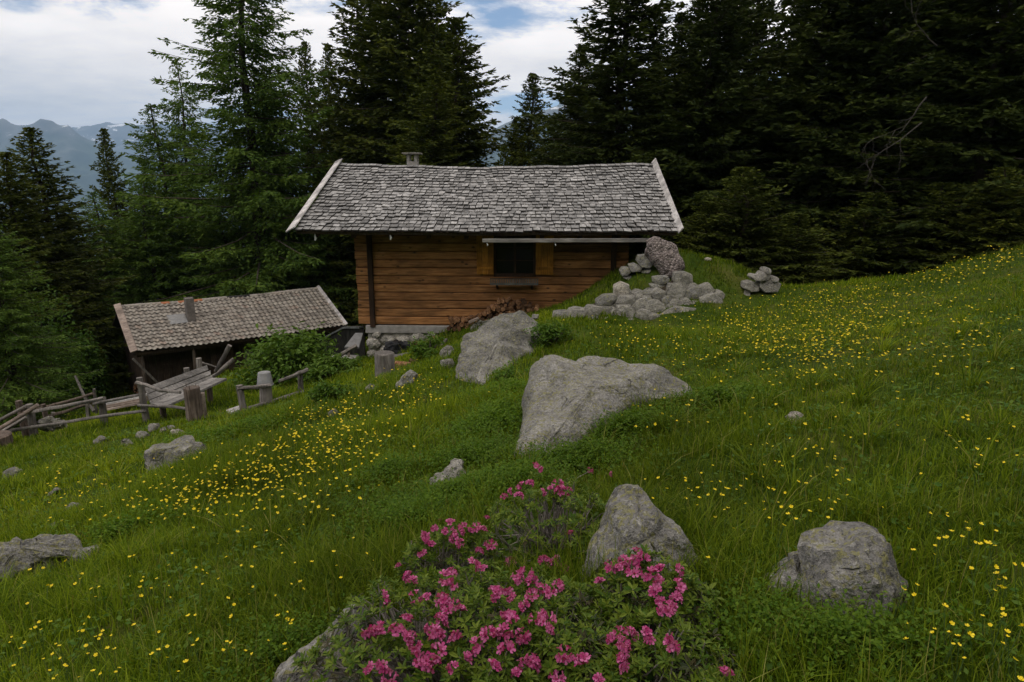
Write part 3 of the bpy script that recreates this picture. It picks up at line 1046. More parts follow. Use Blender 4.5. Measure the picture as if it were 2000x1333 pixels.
def rock(name, outline, Yb, Yt, thick, bulge=.35, mat='rock', label=None, cat='rock', parent=None, rough=.03, seed=0, n=56, dYx=0.0, facet=.0, group=None, auto=True, straight=.6, cuts=14, cutd=(.03, .13)):
    """A boulder whose face toward the camera has that outline; Yb, Yt: distance of its lowest and highest outline point."""
    if parent is None and Yb < 9 and auto:
        bt = max(p[1] for p in outline)
        mx = sum(p[0] for p in outline) / len(outline)
        g = ground_hit([mx], [bt - .10 * (bt - min(p[1] for p in outline))])[0]
        if not np.isnan(g[1]):
            Yt = Yt - Yb + float(g[1]); Yb = float(g[1])
    ol = smooth_loop(outline, n, straight)
    py = ol[:, 1]
    pyb, pyt = py.max(), py.min()
    cxp = ol[:, 0].mean()
    P3 = np.array([P(a, b_, Yb + (Yt - Yb) * (pyb - b_) / max(pyb - pyt, 1) + dYx * (a - cxp) / 100) for a, b_ in ol])
    cen = P3.mean(0)
    u_, s_, vt = np.linalg.svd(P3 - cen)
    nrm = vt[2]
    if np.dot(nrm, -cen) < 0: nrm = -nrm
    size = s_[1] / math.sqrt(n) * 2
    rings, V = [], []
    rs = [0.0, .3, .55, .75, .88, .96, 1.0]
    for r_ in rs[1:]:
        h = bulge * size * math.sqrt(max(0, 1 - r_ ** 2.4))
        V.append(cen + (P3 - cen) * r_ + nrm * h)
    for k, (sc, dd) in enumerate(((1.03, .15), (1.04, .4), (1.0, .7), (.85, .95), (.5, 1.05))):
        V.append(cen + (P3 - cen) * sc - nrm * thick * dd)
    V = np.concatenate([np.stack([cen + nrm * bulge * size, cen - nrm * thick * 1.08])] + V)
    nring = len(rs) - 1 + 5
    fs4, fs3 = [], []
    idx = lambda r_, k: 2 + r_ * n + k % n
    for k in range(n):
        fs3.append((0, idx(0, k), idx(0, k + 1)))
        fs3.append((1, idx(nring - 1, k + 1), idx(nring - 1, k)))
    for r_ in range(nring - 1):
        for k in range(n):
            fs4.append((idx(r_, k), idx(r_ + 1, k), idx(r_ + 1, k + 1), idx(r_, k + 1)))
    me = np_mesh(name, V, [np.array(fs4), np.array(fs3)], M[mat], True)
    import bmesh
    bm = bmesh.new()
    bm.from_mesh(me)
    bmesh.ops.recalc_face_normals(bm, faces=bm.faces[:])
    big = size > .45
    if big:
        bmesh.ops.subdivide_edges(bm, edges=bm.edges[:], cuts=1, use_grid_fill=True, smooth=.3)
    bm.normal_update()
    off = Vector((seed * 7.1, seed * 3.3, seed * 1.7))
    # fracture faces: flatten the boulder against a few random planes
    rq = random.Random(900 + seed)
    c0 = Vector(cen)
    for _k in range(cuts):
        pn = (Vector(nrm) * rq.uniform(.3, 1.0) + Vector((rq.gauss(0, .7), rq.gauss(0, .7), rq.gauss(.15, .6)))).normalized()
        hmax = max((v.co - c0).dot(pn) for v in bm.verts)
        lim = hmax - rq.uniform(*cutd) * size
        for v in bm.verts:
            ex = (v.co - c0).dot(pn) - lim
            if ex > 0: v.co -= pn * ex * .93
    bm.normal_update()
    nv = []
    for v in bm.verts:
        p = v.co / max(size, .2) * 1.6 + off
        d = mnoise.fractal(p, 1.0, 2.1, 5) * rough * 2.2
        d += (abs(mnoise.noise(p * .9 + Vector((5, 5, 5)))) - .25) * rough * 2.2
        # layered cleavage lines
        d -= max(0, .10 - abs(mnoise.noise(Vector((p.x * .5 + p.z * 1.4, p.y * .4, p.z * .6 + p.x * .8))))) * rough * 1.2
        nv.append(v.co + v.normal * d)
    for v, c in zip(bm.verts, nv): v.co = c
    o0 = Vector((cen[0], cen[1], min(v.co.z for v in bm.verts)))
    if parent is None:
        bmesh.ops.translate(bm, verts=bm.verts[:], vec=-o0)
    bm.verts.index_update()
    ROCKS.append(([v.co + (o0 if parent is None else Vector()) for v in bm.verts], [tuple(v.index for v in f.verts) for f in bm.faces]))
    bm.to_mesh(me); bm.free()
    me.polygons.foreach_set('use_smooth', np.ones(len(me.polygons), bool))
    me.set_sharp_from_angle(angle=R(22))
    o = link_mesh(name, me, parent, o0 if parent is None else None)
    if label: tag(o, label, cat if parent is None else None, group)
    return o


rock('boulder', [(1062, 706), (1105, 702), (1180, 708), (1240, 718), (1305, 726), (1346, 738), (1342, 756), (1300, 775), (1230, 800), (1170, 840), (1090, 885), (1040, 915), (985, 925), (990, 893), (1012, 850), (1035, 795), (1042, 745)],
     5.0, 7.2, .75, .14, 'rock', 'broad flat-faced granite boulder in mid meadow, tapering to a point on its uphill end', rough=.045, seed=1, n=80)
rock('boulder', [(1040, 610), (1058, 622), (1048, 650), (1055, 680), (1020, 705), (990, 735), (940, 760), (915, 770), (900, 745), (885, 725), (890, 690), (905, 665), (940, 640), (985, 620)],
     8.75, 11.6, 1.0, .20, 'rock_plain', 'large smooth grey rock slab sloping up to the cabin firewood', rough=.06, seed=2, n=80)
rock('boulder', [(1245, 935), (1268, 945), (1290, 985), (1325, 1030), (1375, 1085), (1382, 1125), (1330, 1150), (1240, 1160), (1160, 1140), (1150, 1110), (1175, 1050), (1195, 985), (1215, 950)],
     2.85, 3.15, .40, .55, 'rock', 'pyramid-shaped lichen-spotted rock just behind the pink shrub', rough=.022, seed=3, n=72)
rock('boulder', [(1640, 1022), (1690, 1018), (1715, 1030), (1740, 1080), (1770, 1150), (1788, 1205), (1740, 1230), (1640, 1235), (1575, 1190), (1580, 1120), (1578, 1065)],
     2.32, 2.62, .34, .55, 'rock', 'rounded lichen-spotted boulder standing apart from the pink shrub, with a crack at its side', rough=.02, seed=4, n=72)
rock('rock', [(1545, 1078), (1566, 1070), (1574, 1100), (1578, 1150), (1572, 1195), (1530, 1190), (1510, 1160), (1516, 1112), (1535, 1104)],
     2.34, 2.50, .26, .5, 'rock', 'small rounded rock split off from the cracked lichen boulder', rough=.014, seed=5, n=56)
rock('boulder', [(690, 1188), (703, 1215), (700, 1290), (700, 1400), (600, 1420), (500, 1400), (545, 1320), (590, 1270), (640, 1225)],
     1.95, 2.35, .45, .35, 'rock', 'wedge-shaped grey rock at the downhill foot of the pink shrub', rough=.022, seed=6, n=64)
rock('boulder', [(-60, 1085), (-20, 1070), (40, 1050), (70, 1056), (110, 1052), (150, 1062), (190, 1072), (150, 1098), (80, 1110), (30, 1122), (-30, 1150), (-70, 1130)],
     4.45, 4.85, .55, .45, 'rock', 'low ridged grey rock outcrop cut by the picture edge', rough=.035, seed=7, n=72)
rock('boulder', [(285, 885), (310, 868), (345, 852), (372, 855), (396, 872), (398, 888), (370, 908), (330, 922), (285, 922), (279, 905)],
     7.4, 7.9, .7, .5, 'rock', 'hunched grey boulder below the big fence post', rough=.04, seed=8, n=64)
rock('rock', [(838, 944), (858, 922), (885, 905), (906, 902), (908, 918), (895, 938), (870, 952), (845, 955)],
     4.75, 5.05, .30, .4, 'stone', 'small pale slanting rock beside the bilberry cushions', rough=.018, seed=9, n=48)
small = [([(90, 1026), (108, 1018), (115, 1024), (104, 1034), (88, 1034)], 5.1, 'stone', 'small white stone above the low ridged outcrop'),
         ([(88, 966), (108, 953), (113, 957), (92, 972)], 6.3, 'stone', 'thin pale stone splinter in the lower meadow'),
         ([(125, 992), (140, 982), (152, 985), (140, 997), (124, 1000)], 5.7, 'rock', 'small mossy stone above the white stone'),
         ([(290, 828), (308, 826), (306, 840), (294, 846), (286, 838)], 11.4, 'stone', 'upright pale stone by the foot of a leaning fence post'),
         ([(268, 846), (282, 842), (290, 848), (284, 858), (266, 856)], 10.6, 'stone', 'flat pale stone farthest downhill below the leaning fence post'),
         ([(312, 838), (320, 834), (324, 840), (318, 847), (311, 846)], 10.8, 'stone_pink', 'tiny pinkish stone between the fence stones'),
         ([(325, 832), (338, 830), (340, 838), (330, 842)], 11.2, 'stone', 'grey stone touching the foot of the big fence post'),
         ([(330, 842), (350, 838), (362, 844), (356, 852), (334, 852)], 10.8, 'stone_pink', 'brownish flat stone just below the big fence post'),
         ([(180, 858), (192, 852), (206, 856), (200, 866), (182, 868)], 10.2, 'rock', 'mossy stone under the lower fence rail'),
         ([(235, 862), (250, 858), (258, 866), (248, 874), (236, 872)], 9.9, 'rock', 'weathered round stone lying uphill of the mossy stone'),
         ([(72, 822), (95, 815), (108, 822), (124, 816), (122, 826), (98, 832), (74, 832)], 14.2, 'stone', 'flat light rock lying behind the long fence rails'),
         ([(772, 752), (785, 735), (800, 724), (812, 732), (806, 748), (790, 762), (774, 764)], 11.3, 'rock_plain', 'grey rock leaning beside the chopping block'),
         ([(712, 760), (722, 750), (732, 753), (730, 764), (716, 768)], 11.4, 'rock', 'small grey stone in the herbs below the chopping block'),
         ([(858, 690), (866, 676), (880, 672), (886, 682), (884, 696), (862, 700)], 12.4, 'stone', 'upper block of the stone pair beside the slab rock'),
         ([(860, 704), (884, 698), (888, 712), (884, 722), (862, 722)], 12.2, 'stone', 'lower block of the stone pair beside the slab rock'),
         ([(922, 636), (940, 626), (962, 622), (958, 632), (935, 644), (922, 645)], 13.6, 'stone', 'thin grey slab stone lying on the firewood side of the rock slab'),
         ([(1538, 812), (1552, 803), (1568, 812), (1575, 828), (1556, 832), (1546, 824)], 6.6, 'stone_pink', 'stone half buried in a bare soil patch of the upper meadow'),
         ([(1040, 612), (1052, 614), (1050, 622), (1038, 622)], 12.6, 'stone', 'pale stone at the upper end of the rock slab'),
         ([(638, 806), (652, 799), (660, 806), (652, 815), (640, 815)], 9.6, 'rock', 'small rock hidden in herbs below the leafy bush'),
         ([(0, 925), (18, 912), (34, 918), (30, 935), (5, 945)], 8.3, 'rock', 'reddish grey rock at the picture edge above the splinter stone'),
         ]
for i, (ol, Y, m_, lb) in enumerate(small):
    px = [p[0] for p in ol]; py = [p[1] for p in ol]
    h = ground_hit([sum(px) / len(px)], [max(py) - 2])[0]
    Yb = float(h[1]) if not np.isnan(h[1]) else Y
    if abs(Yb - Y) > 3: Yb = Y
    wm = (max(px) - min(px)) / FPX * Yb
    rock('rock', ol, Yb, Yb + wm * .35, wm * .6, .3, m_, lb, rough=wm * .05, seed=20 + i, n=36, straight=.92, cuts=12, cutd=(.05, .2))

# ------------------------------------------------------------------ dry stone wall, each stone a part
dsw = empty('dry_stone_wall', P(1230, 625, 14.0), 0, 'dry stone wall of grey blocks holding up the grassy mound', 'stone wall')
def stone_ol(x0, y0, x1, y1, rot=0, k=5.0, sd=0):
    r_ = random.Random(sd)
    cx, cy_c, a, b_ = (x0 + x1) / 2, (y0 + y1) / 2, (x1 - x0) / 2, (y1 - y0) / 2
    out = []
    m_ = r_.choice((5, 6, 6, 7))
    a0 = r_.uniform(0, 6)
    for i in range(m_):
        t = a0 + 2 * math.pi * (i + r_.uniform(-.22, .22)) / m_
        c, s = math.cos(t), math.sin(t)
        q = (abs(c) ** k + abs(s) ** k) ** (-1 / k) * r_.uniform(.96, 1.12)
        X, Yy = a * c * q, b_ * s * q
        out.append((cx + X * math.cos(rot) - Yy * math.sin(rot), cy_c + X * math.sin(rot) + Yy * math.cos(rot)))
    return out
def block(name, ol, Y, lean, thick, mat, parent=None, seed=0, label=None, cat=None):
    """angular quarried stone: straight-edged face with a few facets, chipped edges"""
    import bmesh
    rq = random.Random(4000 + seed)
    n = len(ol)
    pyb, pyt = max(p[1] for p in ol), min(p[1] for p in ol)
    tx, tz = rq.uniform(-.05, .05), rq.uniform(-.03, .06)
    cxp, cyp = sum(p[0] for p in ol) / n, sum(p[1] for p in ol) / n
    hw = max(abs(p[0] - cxp) for p in ol)
    fr = [P(px, py, Y + lean * (pyb - py) / max(pyb - pyt, 1) + tx * (px - cxp) / hw + rq.uniform(-.012, .012)) for px, py in ol]
    cen = sum(fr, Vector()) / n
    back = [cen + (p - cen) * rq.uniform(.82, 1.0) + Vector((0, thick, 0)) for p in fr]
    mid = [cen + (p - cen) * rq.uniform(1.0, 1.07) + Vector((0, thick * .4, 0)) for p in fr]
    # off-centre high point splits the face into facets
    k = rq.randrange(n)
    hp = cen.lerp(fr[k], rq.uniform(.15, .55)) + Vector((0, -rq.uniform(.015, .055), tz * .3))
    vs_ = fr + mid + back + [hp]
    fs = [(i, (i + 1) % n, 3 * n) for i in range(n)]
    for r_ in (0, 1):
        fs += [(r_ * n + i, (r_ + 1) * n + i, (r_ + 1) * n + (i + 1) % n, r_ * n + (i + 1) % n) for i in range(n)]
    fs.append(tuple(range(2 * n, 3 * n)))
    o0 = Vector((cen.x, cen.y + thick / 2, min(v.z for v in vs_)))
    ROCKS.append(([v.copy() for v in vs_], fs))
    if parent is None:
        vs_ = [v - o0 for v in vs_]
    me = bpy.data.meshes.new(name)
    me.from_pydata([tuple(v) for v in vs_], [], fs)
    bm = bmesh.new()
    bm.from_mesh(me)
    bmesh.ops.recalc_face_normals(bm, faces=bm.faces[:])
    bmesh.ops.bevel(bm, geom=[e for e in bm.edges if len(e.link_faces) == 2 and e.calc_face_angle(0) > .35], offset=.016, segments=2, affect='EDGES', profile=.5)
    for v in bm.verts:
        v.co += Vector(mnoise.noise_vector(v.co * 9 + Vector((seed, 0, 0)))) * .008
    bm.to_mesh(me)
    bm.free()
    me.materials.append(M[mat])
    me.polygons.foreach_set('use_smooth', np.ones(len(me.polygons), bool))
    me.set_sharp_from_angle(angle=R(18))
    o = link_mesh(name, me, parent, o0 if parent is None else None)
    if label: tag(o, label, cat)
    return o
_st = [(1082, 610, 1110, 624, 0), (1108, 607, 1143, 625, 0), (1142, 598, 1198, 622, -.08), (1196, 603, 1206, 626, 0), (1204, 597, 1240, 628, 0), (1166, 579, 1204, 599, -.15), (1203, 579, 1241, 600, 0),
       (1200, 553, 1229, 581, .1), (1239, 576, 1258, 590, -.4), (1235, 588, 1262, 610, -.5), (1252, 580, 1275, 602, -.7), (1240, 606, 1270, 629, .3), (1262, 588, 1296, 612, -.1), (1268, 614, 1290, 630, .2),
       (1275, 565, 1302, 589, -.35), (1296, 582, 1312, 596, -.5), (1304, 553, 1338, 588, .3), (1318, 533, 1352, 566, -.15), (1296, 587, 1336, 606, -.05), (1288, 601, 1356, 628, -.12), (1336, 562, 1372, 586, -.2),
       (1362, 560, 1396, 585, -.6), (1335, 592, 1358, 602, 0), (1366, 578, 1412, 612, -.35), (1396, 570, 1414, 586, .3), (1278, 541, 1306, 556, -.1), (1420, 580, 1442, 598, -.3), (1330, 584, 1350, 596, .2), (1170, 620, 1200, 630, 0),(1290, 622, 1330, 636, -.1),
       (1148, 619, 1172, 632, 0), (1205, 624, 1240, 634, 0)]
Vw = dsw.location
for i, (a, b_, c, d, r_) in enumerate(_st):
    Y = 13.75 + (628 - (b_ + d) / 2) * .0085 + random.uniform(-.03, .03)
    if a > 1400: Y += .15
    wm = (c - a) / FPX * Y
    m_ = 'stone_pink' if i in (7,) else ('stone' if i % 5 else 'rock_plain')
    so = block('stone', stone_ol(a - 1.2, b_ - 1.0, c + 1.2, d + 1.0, r_, sd=i), Y, .07, .24 + .3 * wm, m_, dsw, i)
    so.location = -Vw
# smaller stones wedged behind and between the large ones
_rows = [(622, 1092, 1396), (610, 1112, 1410), (598, 1166, 1412), (586, 1182, 1404), (574, 1212, 1398), (562, 1272, 1366)]
_n = 200
for py, xa, xb in _rows:
    px = xa
    while px < xb - 10:
        wpx = random.uniform(20, 38)
        Y = 13.84 + (628 - py) * .0085 + random.uniform(-.02, .03)
        so = block('stone', stone_ol(px - 1, py - random.uniform(7, 10), min(px + wpx, xb + 6), py + random.uniform(7, 9), random.uniform(-.2, .15), sd=_n), Y, .06, .3, random.choice(['stone', 'stone', 'rock_plain', 'rock']), dsw, _n)
        so.location = -Vw
        px += wpx * .93
        _n += 1
core = rock('earth_core', [(1095, 612), (1150, 602), (1170, 588), (1200, 585), (1212, 566), (1235, 580), (1275, 572), (1300, 560), (1320, 545), (1350, 545), (1362, 565), (1400, 568), (1412, 590), (1380, 612), (1330, 628), (1240, 632), (1140, 628)], 13.98, 14.55, .5, .0, 'soil', None, None, parent=dsw, rough=.02, seed=59, n=64)
core.location = -Vw
# stones near the leaning block and at the far end of the mound
pileA = [(1212, 524, 1232, 540), (1228, 516, 1256, 532), (1246, 498, 1278, 524), (1250, 526, 1272, 534), (1218, 538, 1240, 548)]
lbA = ['low stone', 'square pale stone', 'round dark stone, topmost', 'flat stone, half grown over', 'small stone, lowest']
for i, (a, b_, c, d) in enumerate(pileA):
    block('stone', stone_ol(a, b_, c, d, 0, 4, 90 + i), 15.15, .1, .35, 'rock_plain', None, 50 + i, lbA[i] + ' of the heap between cabin wall and leaning block', 'stone')
pileB = [(1456, 551, 1484, 572, .2), (1486, 546, 1524, 572, .1), (1470, 538, 1488, 550, .4), (1482, 532, 1506, 550, -.3), (1494, 524, 1508, 536, .5), (1504, 540, 1522, 552, .3), (1452, 568, 1466, 586, .3)]
lbB = ['broad tan stone', 'large rounded stone, lowest', 'thin tilted stone', 'grey angular stone', 'small reddish stone, topmost', 'small wedge stone', 'narrow upright stone, half in grass,']
for i, (a, b_, c, d, r_) in enumerate(pileB):
    block('stone', stone_ol(a, b_, c, d, r_, 4, 95 + i), 14.3, .1, .38, 'stone', None, 70 + i, lbB[i] + ' of the heap at the forest end of the mound', 'stone')
rock('leaning_block', [(1266, 468), (1280, 460), (1300, 462), (1322, 478), (1334, 500), (1336, 520), (1322, 534), (1304, 540), (1296, 530), (1282, 508), (1264, 490)], 14.75, 15.15, .40, .06, 'conglom',
     'pinkish grainy block leaning under the cabin eave on the mound', 'stone', rough=.022, seed=160, n=72, straight=.85)
rock('rock', [(1374, 506), (1382, 503), (1390, 505), (1386, 509), (1376, 509)], 15.4, 15.45, .1, .4, 'stone_pink', 'tiny pale stone lying on top of the grassy mound', rough=.006, seed=161, n=24)

# ------------------------------------------------------------------ firewood
# rubble stones showing in the mortar of the cabin footing
_ft = [(716, 662, 742, 682), (744, 656, 772, 674), (716, 684, 738, 702), (740, 678, 760, 696), (775, 658, 800, 672), (804, 652, 830, 668), (833, 650, 858, 664), (762, 676, 786, 692), (728, 650, 744, 660), (790, 674, 812, 690), (815, 670, 838, 684), (714, 703, 732, 716)]
for i, (a, b_, c, d) in enumerate(_ft):
    so = rock('stone', stone_ol(a, b_, c, d, random.uniform(-.2, .2), 3.0, 700 + i), 17.02, 17.04, .2, .22, 'mortar', None, None, parent=cabin, rough=.014, seed=300 + i, n=28, straight=.5)
    so.matrix_parent_inverse = CAB.inverted()
_fw = []
for k in range(6):
    b = MB()
    L = .34
    if k % 3 == 0:
        rr_ = [.055 * random.uniform(.85, 1.1) for _ in range(8)]
        prof = [(rr_[i] * math.cos(2 * math.pi * i / 8), rr_[i] * math.sin(2 * math.pi * i / 8)) for i in range(8)]
    else:
        prof = [(-.06, -.03), (0, -.055), (.065, -.03), (.05, .02), (.0, .06), (-.05, .03)]
        prof = [(x_ * random.uniform(.8, 1.15), y_ * random.uniform(.8, 1.15)) for x_, y_ in prof]
    n = len(prof)
    vs_ = [(x_, s * L / 2, y_) for s in (-1, 1) for x_, y_ in prof]
    fs = [tuple(range(n)), tuple(range(2 * n - 1, n - 1, -1))] + [(i, n + i, n + (i + 1) % n, (i + 1) % n) for i in range(n)]
    b.add(vs_, fs)
    _fw.append(b.mesh('firewood_log', M['cut_wood']))
def put_log(loc, rz, label, group, tilt=0.0, s=1.0):
    o = link_mesh('firewood_log', random.choice(_fw), None, loc)
    o.rotation_euler = (tilt, random.uniform(0, 6.28), rz)
    o.scale = (s, random.uniform(.85, 1.1), s)
    tag(o, label, 'firewood', group)
# main stack against the wall, ends towards the viewer
prof = [(878, 640, 622), (905, 640, 624), (930, 634, 617), (945, 628, 604), (960, 622, 594), (975, 619, 586), (1000, 615, 585), (1020, 612, 588), (1038, 610, 594), (1048, 608, 603)]
pxs = [p[0] for p in prof]
px = 880
while px < 1046:
    base = np.interp(px, pxs, [p[1] for p in prof]); top = np.interp(px, pxs, [p[2] for p in prof])
    py = base
    row = 0
    while py > top:
        q = P(px + (4 if row % 2 else 0) + random.uniform(-1.5, 1.5), py, 16.62 + random.uniform(-.05, .05))
        put_log(q, random.uniform(-.25, .25), 'split firewood log in the stack along the cabin wall below the window', 'firewood stacked along the cabin wall', 0, random.uniform(.75, 1.1))
        py -= 7.6; row += 1
    px += 8.6
for i in range(16):
    q = P(random.uniform(806, 862), random.uniform(664, 688), 16.2 + random.uniform(-.2, .1))
    put_log(q, random.uniform(.6, 2.2), 'split firewood log in the loose heap before the stone footing', 'firewood heaped before the stone footing', random.uniform(-.25, .25), random.uniform(.9, 1.3))
for i, (a, b_) in enumerate(((788, 712), (800, 716), (812, 710), (780, 722), (795, 724))):
    q = P(a, b_, 12.6)
    put_log(q, random.uniform(.5, 2), 'split firewood log fallen behind the chopping block', 'firewood behind the chopping block', 0, 1.1)
q = P(920, 628, 15.9)
b = MB().beam(P(916, 630, 15.9), P(935, 622, 15.9), .10, .06)
tag(b.build('firewood_log', M['pink_board'], bevel=.008), 'bright freshly split billet lying on the stack by the rock slab', 'firewood')
tag(MB().beam(P(766, 742, 11.6), P(778, 725, 11.7), .045, .04).build('stick', M['pink_board']), 'fresh yellow stick leaning beside the chopping block', 'stick')

# chopping block
def round_log(name, px, pyt, pyb, Y, rad, mat, label, cat, lean=0.0, n=14, flare=1.08, taper=1.0):
    top, bot = P(px, pyt, Y), P(px, pyb, Y)
    c = Vector((bot.x, bot.y, min(bot.z, hz(bot.x, bot.y)) - .1))
    hgt = top.z - c.z
    b = MB()
    pts = [(0, 0, 0), (lean * .3, 0, hgt * .3), (lean * .7, 0, hgt * .7), (lean, 0, hgt - .02), (lean, 0, hgt)]
    b.tube(pts, [rad * flare, rad * 1.02, rad * taper, rad * taper, rad * .93 * taper], n, .05)
    o = b.build(name, M[mat], None, True, sharp=40)
    o.location = c
    return tag(o, label, cat), c, hgt
round_log('chopping_block', 753, 689, 748, 11.8, .175, 'grey_pole', 'upright grey log chopping block in front of the stone footing', 'chopping block')
# tarp, boards and planks before the footing
tb_ = MB()
pts = [(752, 672), (770, 662), (795, 668), (806, 680), (800, 692), (775, 694), (752, 690)]
rock('tarp', pts, 16.0, 16.3, .25, .3, 'tarp', 'crumpled black tarpaulin at the foot of the stone footing', 'tarpaulin', rough=.05, seed=200, n=40)
tag(MB().beam(P(768, 697, 15.4), P(836, 686, 15.4), .22, .05).build('plank', M['grey_wood'], bevel=.006), 'grey weathered plank lying before the stone footing', 'plank')
tag(MB().beam(P(850, 690, 14.6), P(872, 664, 15.4), .06, .06).build('pole', M['grey_pole']), 'short grey pole leaning towards the slab rock', 'pole')

# ------------------------------------------------------------------ fence, bench, pail
def pole(name, parent, pix, rads, mat='grey_pole', n=7, sub=3):
    pts = [P(*q) for q in pix]
    # soften the run a little between the given points
    out, rr_ = [], []
    for i in range(len(pts) - 1):
        for k in range(sub):
            t = k / sub
            q = pts[i].lerp(pts[i + 1], t)
            out.append(q + Vector((random.uniform(-.008, .008), 0, random.uniform(-.010, .010))) * (1 if 0 < k else 0))
            rr_.append(.84 * (rads[0] + (rads[1] - rads[0]) * (i + t) / (len(pts) - 1)))
    out.append(pts[-1]); rr_.append(.84 * rads[1])
    o0 = parent.location if parent else Vector()
    b = MB().tube([p - o0 for p in out], rr_, n, .08)
    return b.build(name, M[mat], parent, True, sharp=50)
def post(parent, pt, pb, Y, rad, mat='grey_pole', lean=True):
    a, c = P(pb[0], pb[1], Y), P(pt[0], pt[1], Y)
    g = hz(a.x, a.y)
    a.z = min(a.z, g) - .15
    o0 = parent.location
    b = MB().tube([a - o0, a.lerp(c, .5) - o0 + Vector((random.uniform(-.01, .01), 0, 0)), c - o0], [rad * 1.1, rad, rad * .9], 8, .07)
    return b.build('post', M[mat], parent, True, sharp=45)
f1 = empty('pole_fence', P(200, 826, 13.2), 0, 'long grey pole fence running downhill past the plank bench', 'fence')
post(f1, (272, 738), (289, 832), 12.3, .062)
post(f1, (198, 777), (204, 828), 13.3, .075)
post(f1, (57, 790), (66, 848), 14.2, .085)
post(f1, (36, 783), (52, 845), 14.3, .075, 'brown_post')
post(f1, (84, 790), (90, 812), 15.2, .06, 'brown_post')
pole('rail', f1, [(48, 806, 14.1), (120, 795, 13.7), (204, 778, 13.1)], (.05, .045))
pole('rail', f1, [(183, 789, 13.25), (230, 780, 12.8), (282, 770, 12.3)], (.04, .036))
pole('rail', f1, [(-40, 850, 14.2), (60, 835, 14.0), (175, 817, 13.2), (283, 803, 12.2)], (.05, .035))
pole('rail', f1, [(266, 748, 12.2), (285, 752, 12.1), (311, 763, 11.9), (352, 767, 11.5)], (.042, .034))
pole('rail', f1, [(270, 792, 12.2), (325, 794, 11.8), (370, 800, 11.3)], (.035, .032))
f2 = empty('pole_fence', P(120, 815, 16.5), 0, 'dark back fence of thin poles beneath the trees', 'fence')
post(f2, (168, 775), (172, 815), 16.5, .05)
post(f2, (104, 806), (96, 832), 16.5, .05)
post(f2, (184, 760), (187, 800), 17.0, .04)
pole('rail', f2, [(72, 800, 16.6), (130, 785, 16.5), (182, 769, 16.5)], (.05, .045), 'brown_post')
pole('rail', f2, [(94, 814, 16.5), (140, 800, 16.5), (190, 784, 16.6)], (.05, .045), 'brown_post')
pole('rail', f2, [(147, 735, 17.2), (165, 775, 16.8), (184, 804, 16.4)], (.035, .05), 'grey_pole')
for i, (a, c, lb, m_) in enumerate((((-40, 842, 13.9), (50, 794, 14.1), 'pale thin pole, upper one leaning on the lowest fence post', 'grey_pole'),
                       ((-30, 856, 13.8), (74, 791, 14.0), 'reddish thick pole leaning on the lowest fence post', 'pink_board'),
                       ((-20, 858, 13.7), (52, 815, 13.9), 'short thin pole, lower one leaning on the lowest fence post', 'grey_pole'))):
    o = pole('leaning_pole', None, [a, c], (.05, .045) if i != 1 else (.06, .05), m_)
    tag(o, lb, 'pole')
round_log('log_stump', -4, 850, 890, 13.4, .30, 'brown_post', 'thick brown log end standing at the picture edge under the fence rail', 'log')
# the big rotten post is part of the fence line
fb_, c_, h_ = round_log('fence_post', 382, 757, 830, 11.2, .135, 'brown_post', 'thick rotten brown trunk serving as fence post before the bench', 'fence post', lean=.0, n=16, flare=1.05)
for i in range(9):
    a = 2 * math.pi * i / 9
    hh = h_ + random.uniform(-.02, .10)
    b = MB().add([(math.cos(a - .3) * .13, math.sin(a - .3) * .13, h_ * .6), (math.cos(a + .3) * .13, math.sin(a + .3) * .13, h_ * .6), (math.cos(a) * .115, math.sin(a) * .115, hh),
                  (math.cos(a) * .07, math.sin(a) * .07, h_ * .6)], [(0, 1, 2), (1, 3, 2), (3, 0, 2), (0, 3, 1)])
    b.build('splinter', M['brown_post'], fb_)
tag(round_log('fence_post', 400, 768, 822, 11.3, .05, 'pink_board', 'slim orange-brown post beside the thick rotten trunk', 'fence post', n=7)[0])
f3 = empty('pole_fence', P(480, 803, 11.9), 0, 'short grey pole fence running from the rotten trunk into the leafy bush', 'fence')
post(f3, (467, 753), (479, 806), 11.8, .065)
pole('rail', f3, [(463, 760, 11.75), (500, 757, 11.9), (528, 753, 12.1)], (.045, .042))
pole('rail', f3, [(393, 817, 11.2), (420, 816, 11.4), (452, 812, 11.6)], (.04, .036))
pole('rail', f3, [(440, 816, 11.5), (480, 800, 11.9), (535, 784, 12.4), (592, 765, 12.9)], (.055, .045))
pole('rail', f3, [(545, 745, 12.4), (575, 734, 12.7), (600, 722, 13.0)], (.04, .05))
post(f3, (586, 728), (588, 770), 12.9, .055)
post(f3, (518, 742), (519, 793), 12.35, .115)
tag(MB().beam(P(443, 806, 11.9), P(470, 797, 12.0), .24, .035).build('board', M['pale_board'], bevel=.004), 'flat white board lying by the fence below the upturned pail', 'board')
# pail upside down on the thick post
pc = P(517, 742, 12.35)
b = MB()
b.tube([(0, 0, -.10), (0, 0, -.09), (0, 0, .135), (0, 0, .145)], [.152, .146, .116, .110], 18)
pail = b.build('pail', M['metal'], None, True, sharp=40)
pail.location = pc
tag(pail, 'dull metal pail turned upside down on a fence post', 'pail')
MB().tube([(.15 * math.cos(t), .15 * math.sin(t), -.096) for t in np.linspace(0, 2 * math.pi, 17)], .009, 5).build('rim', M['metal'], pail, True)

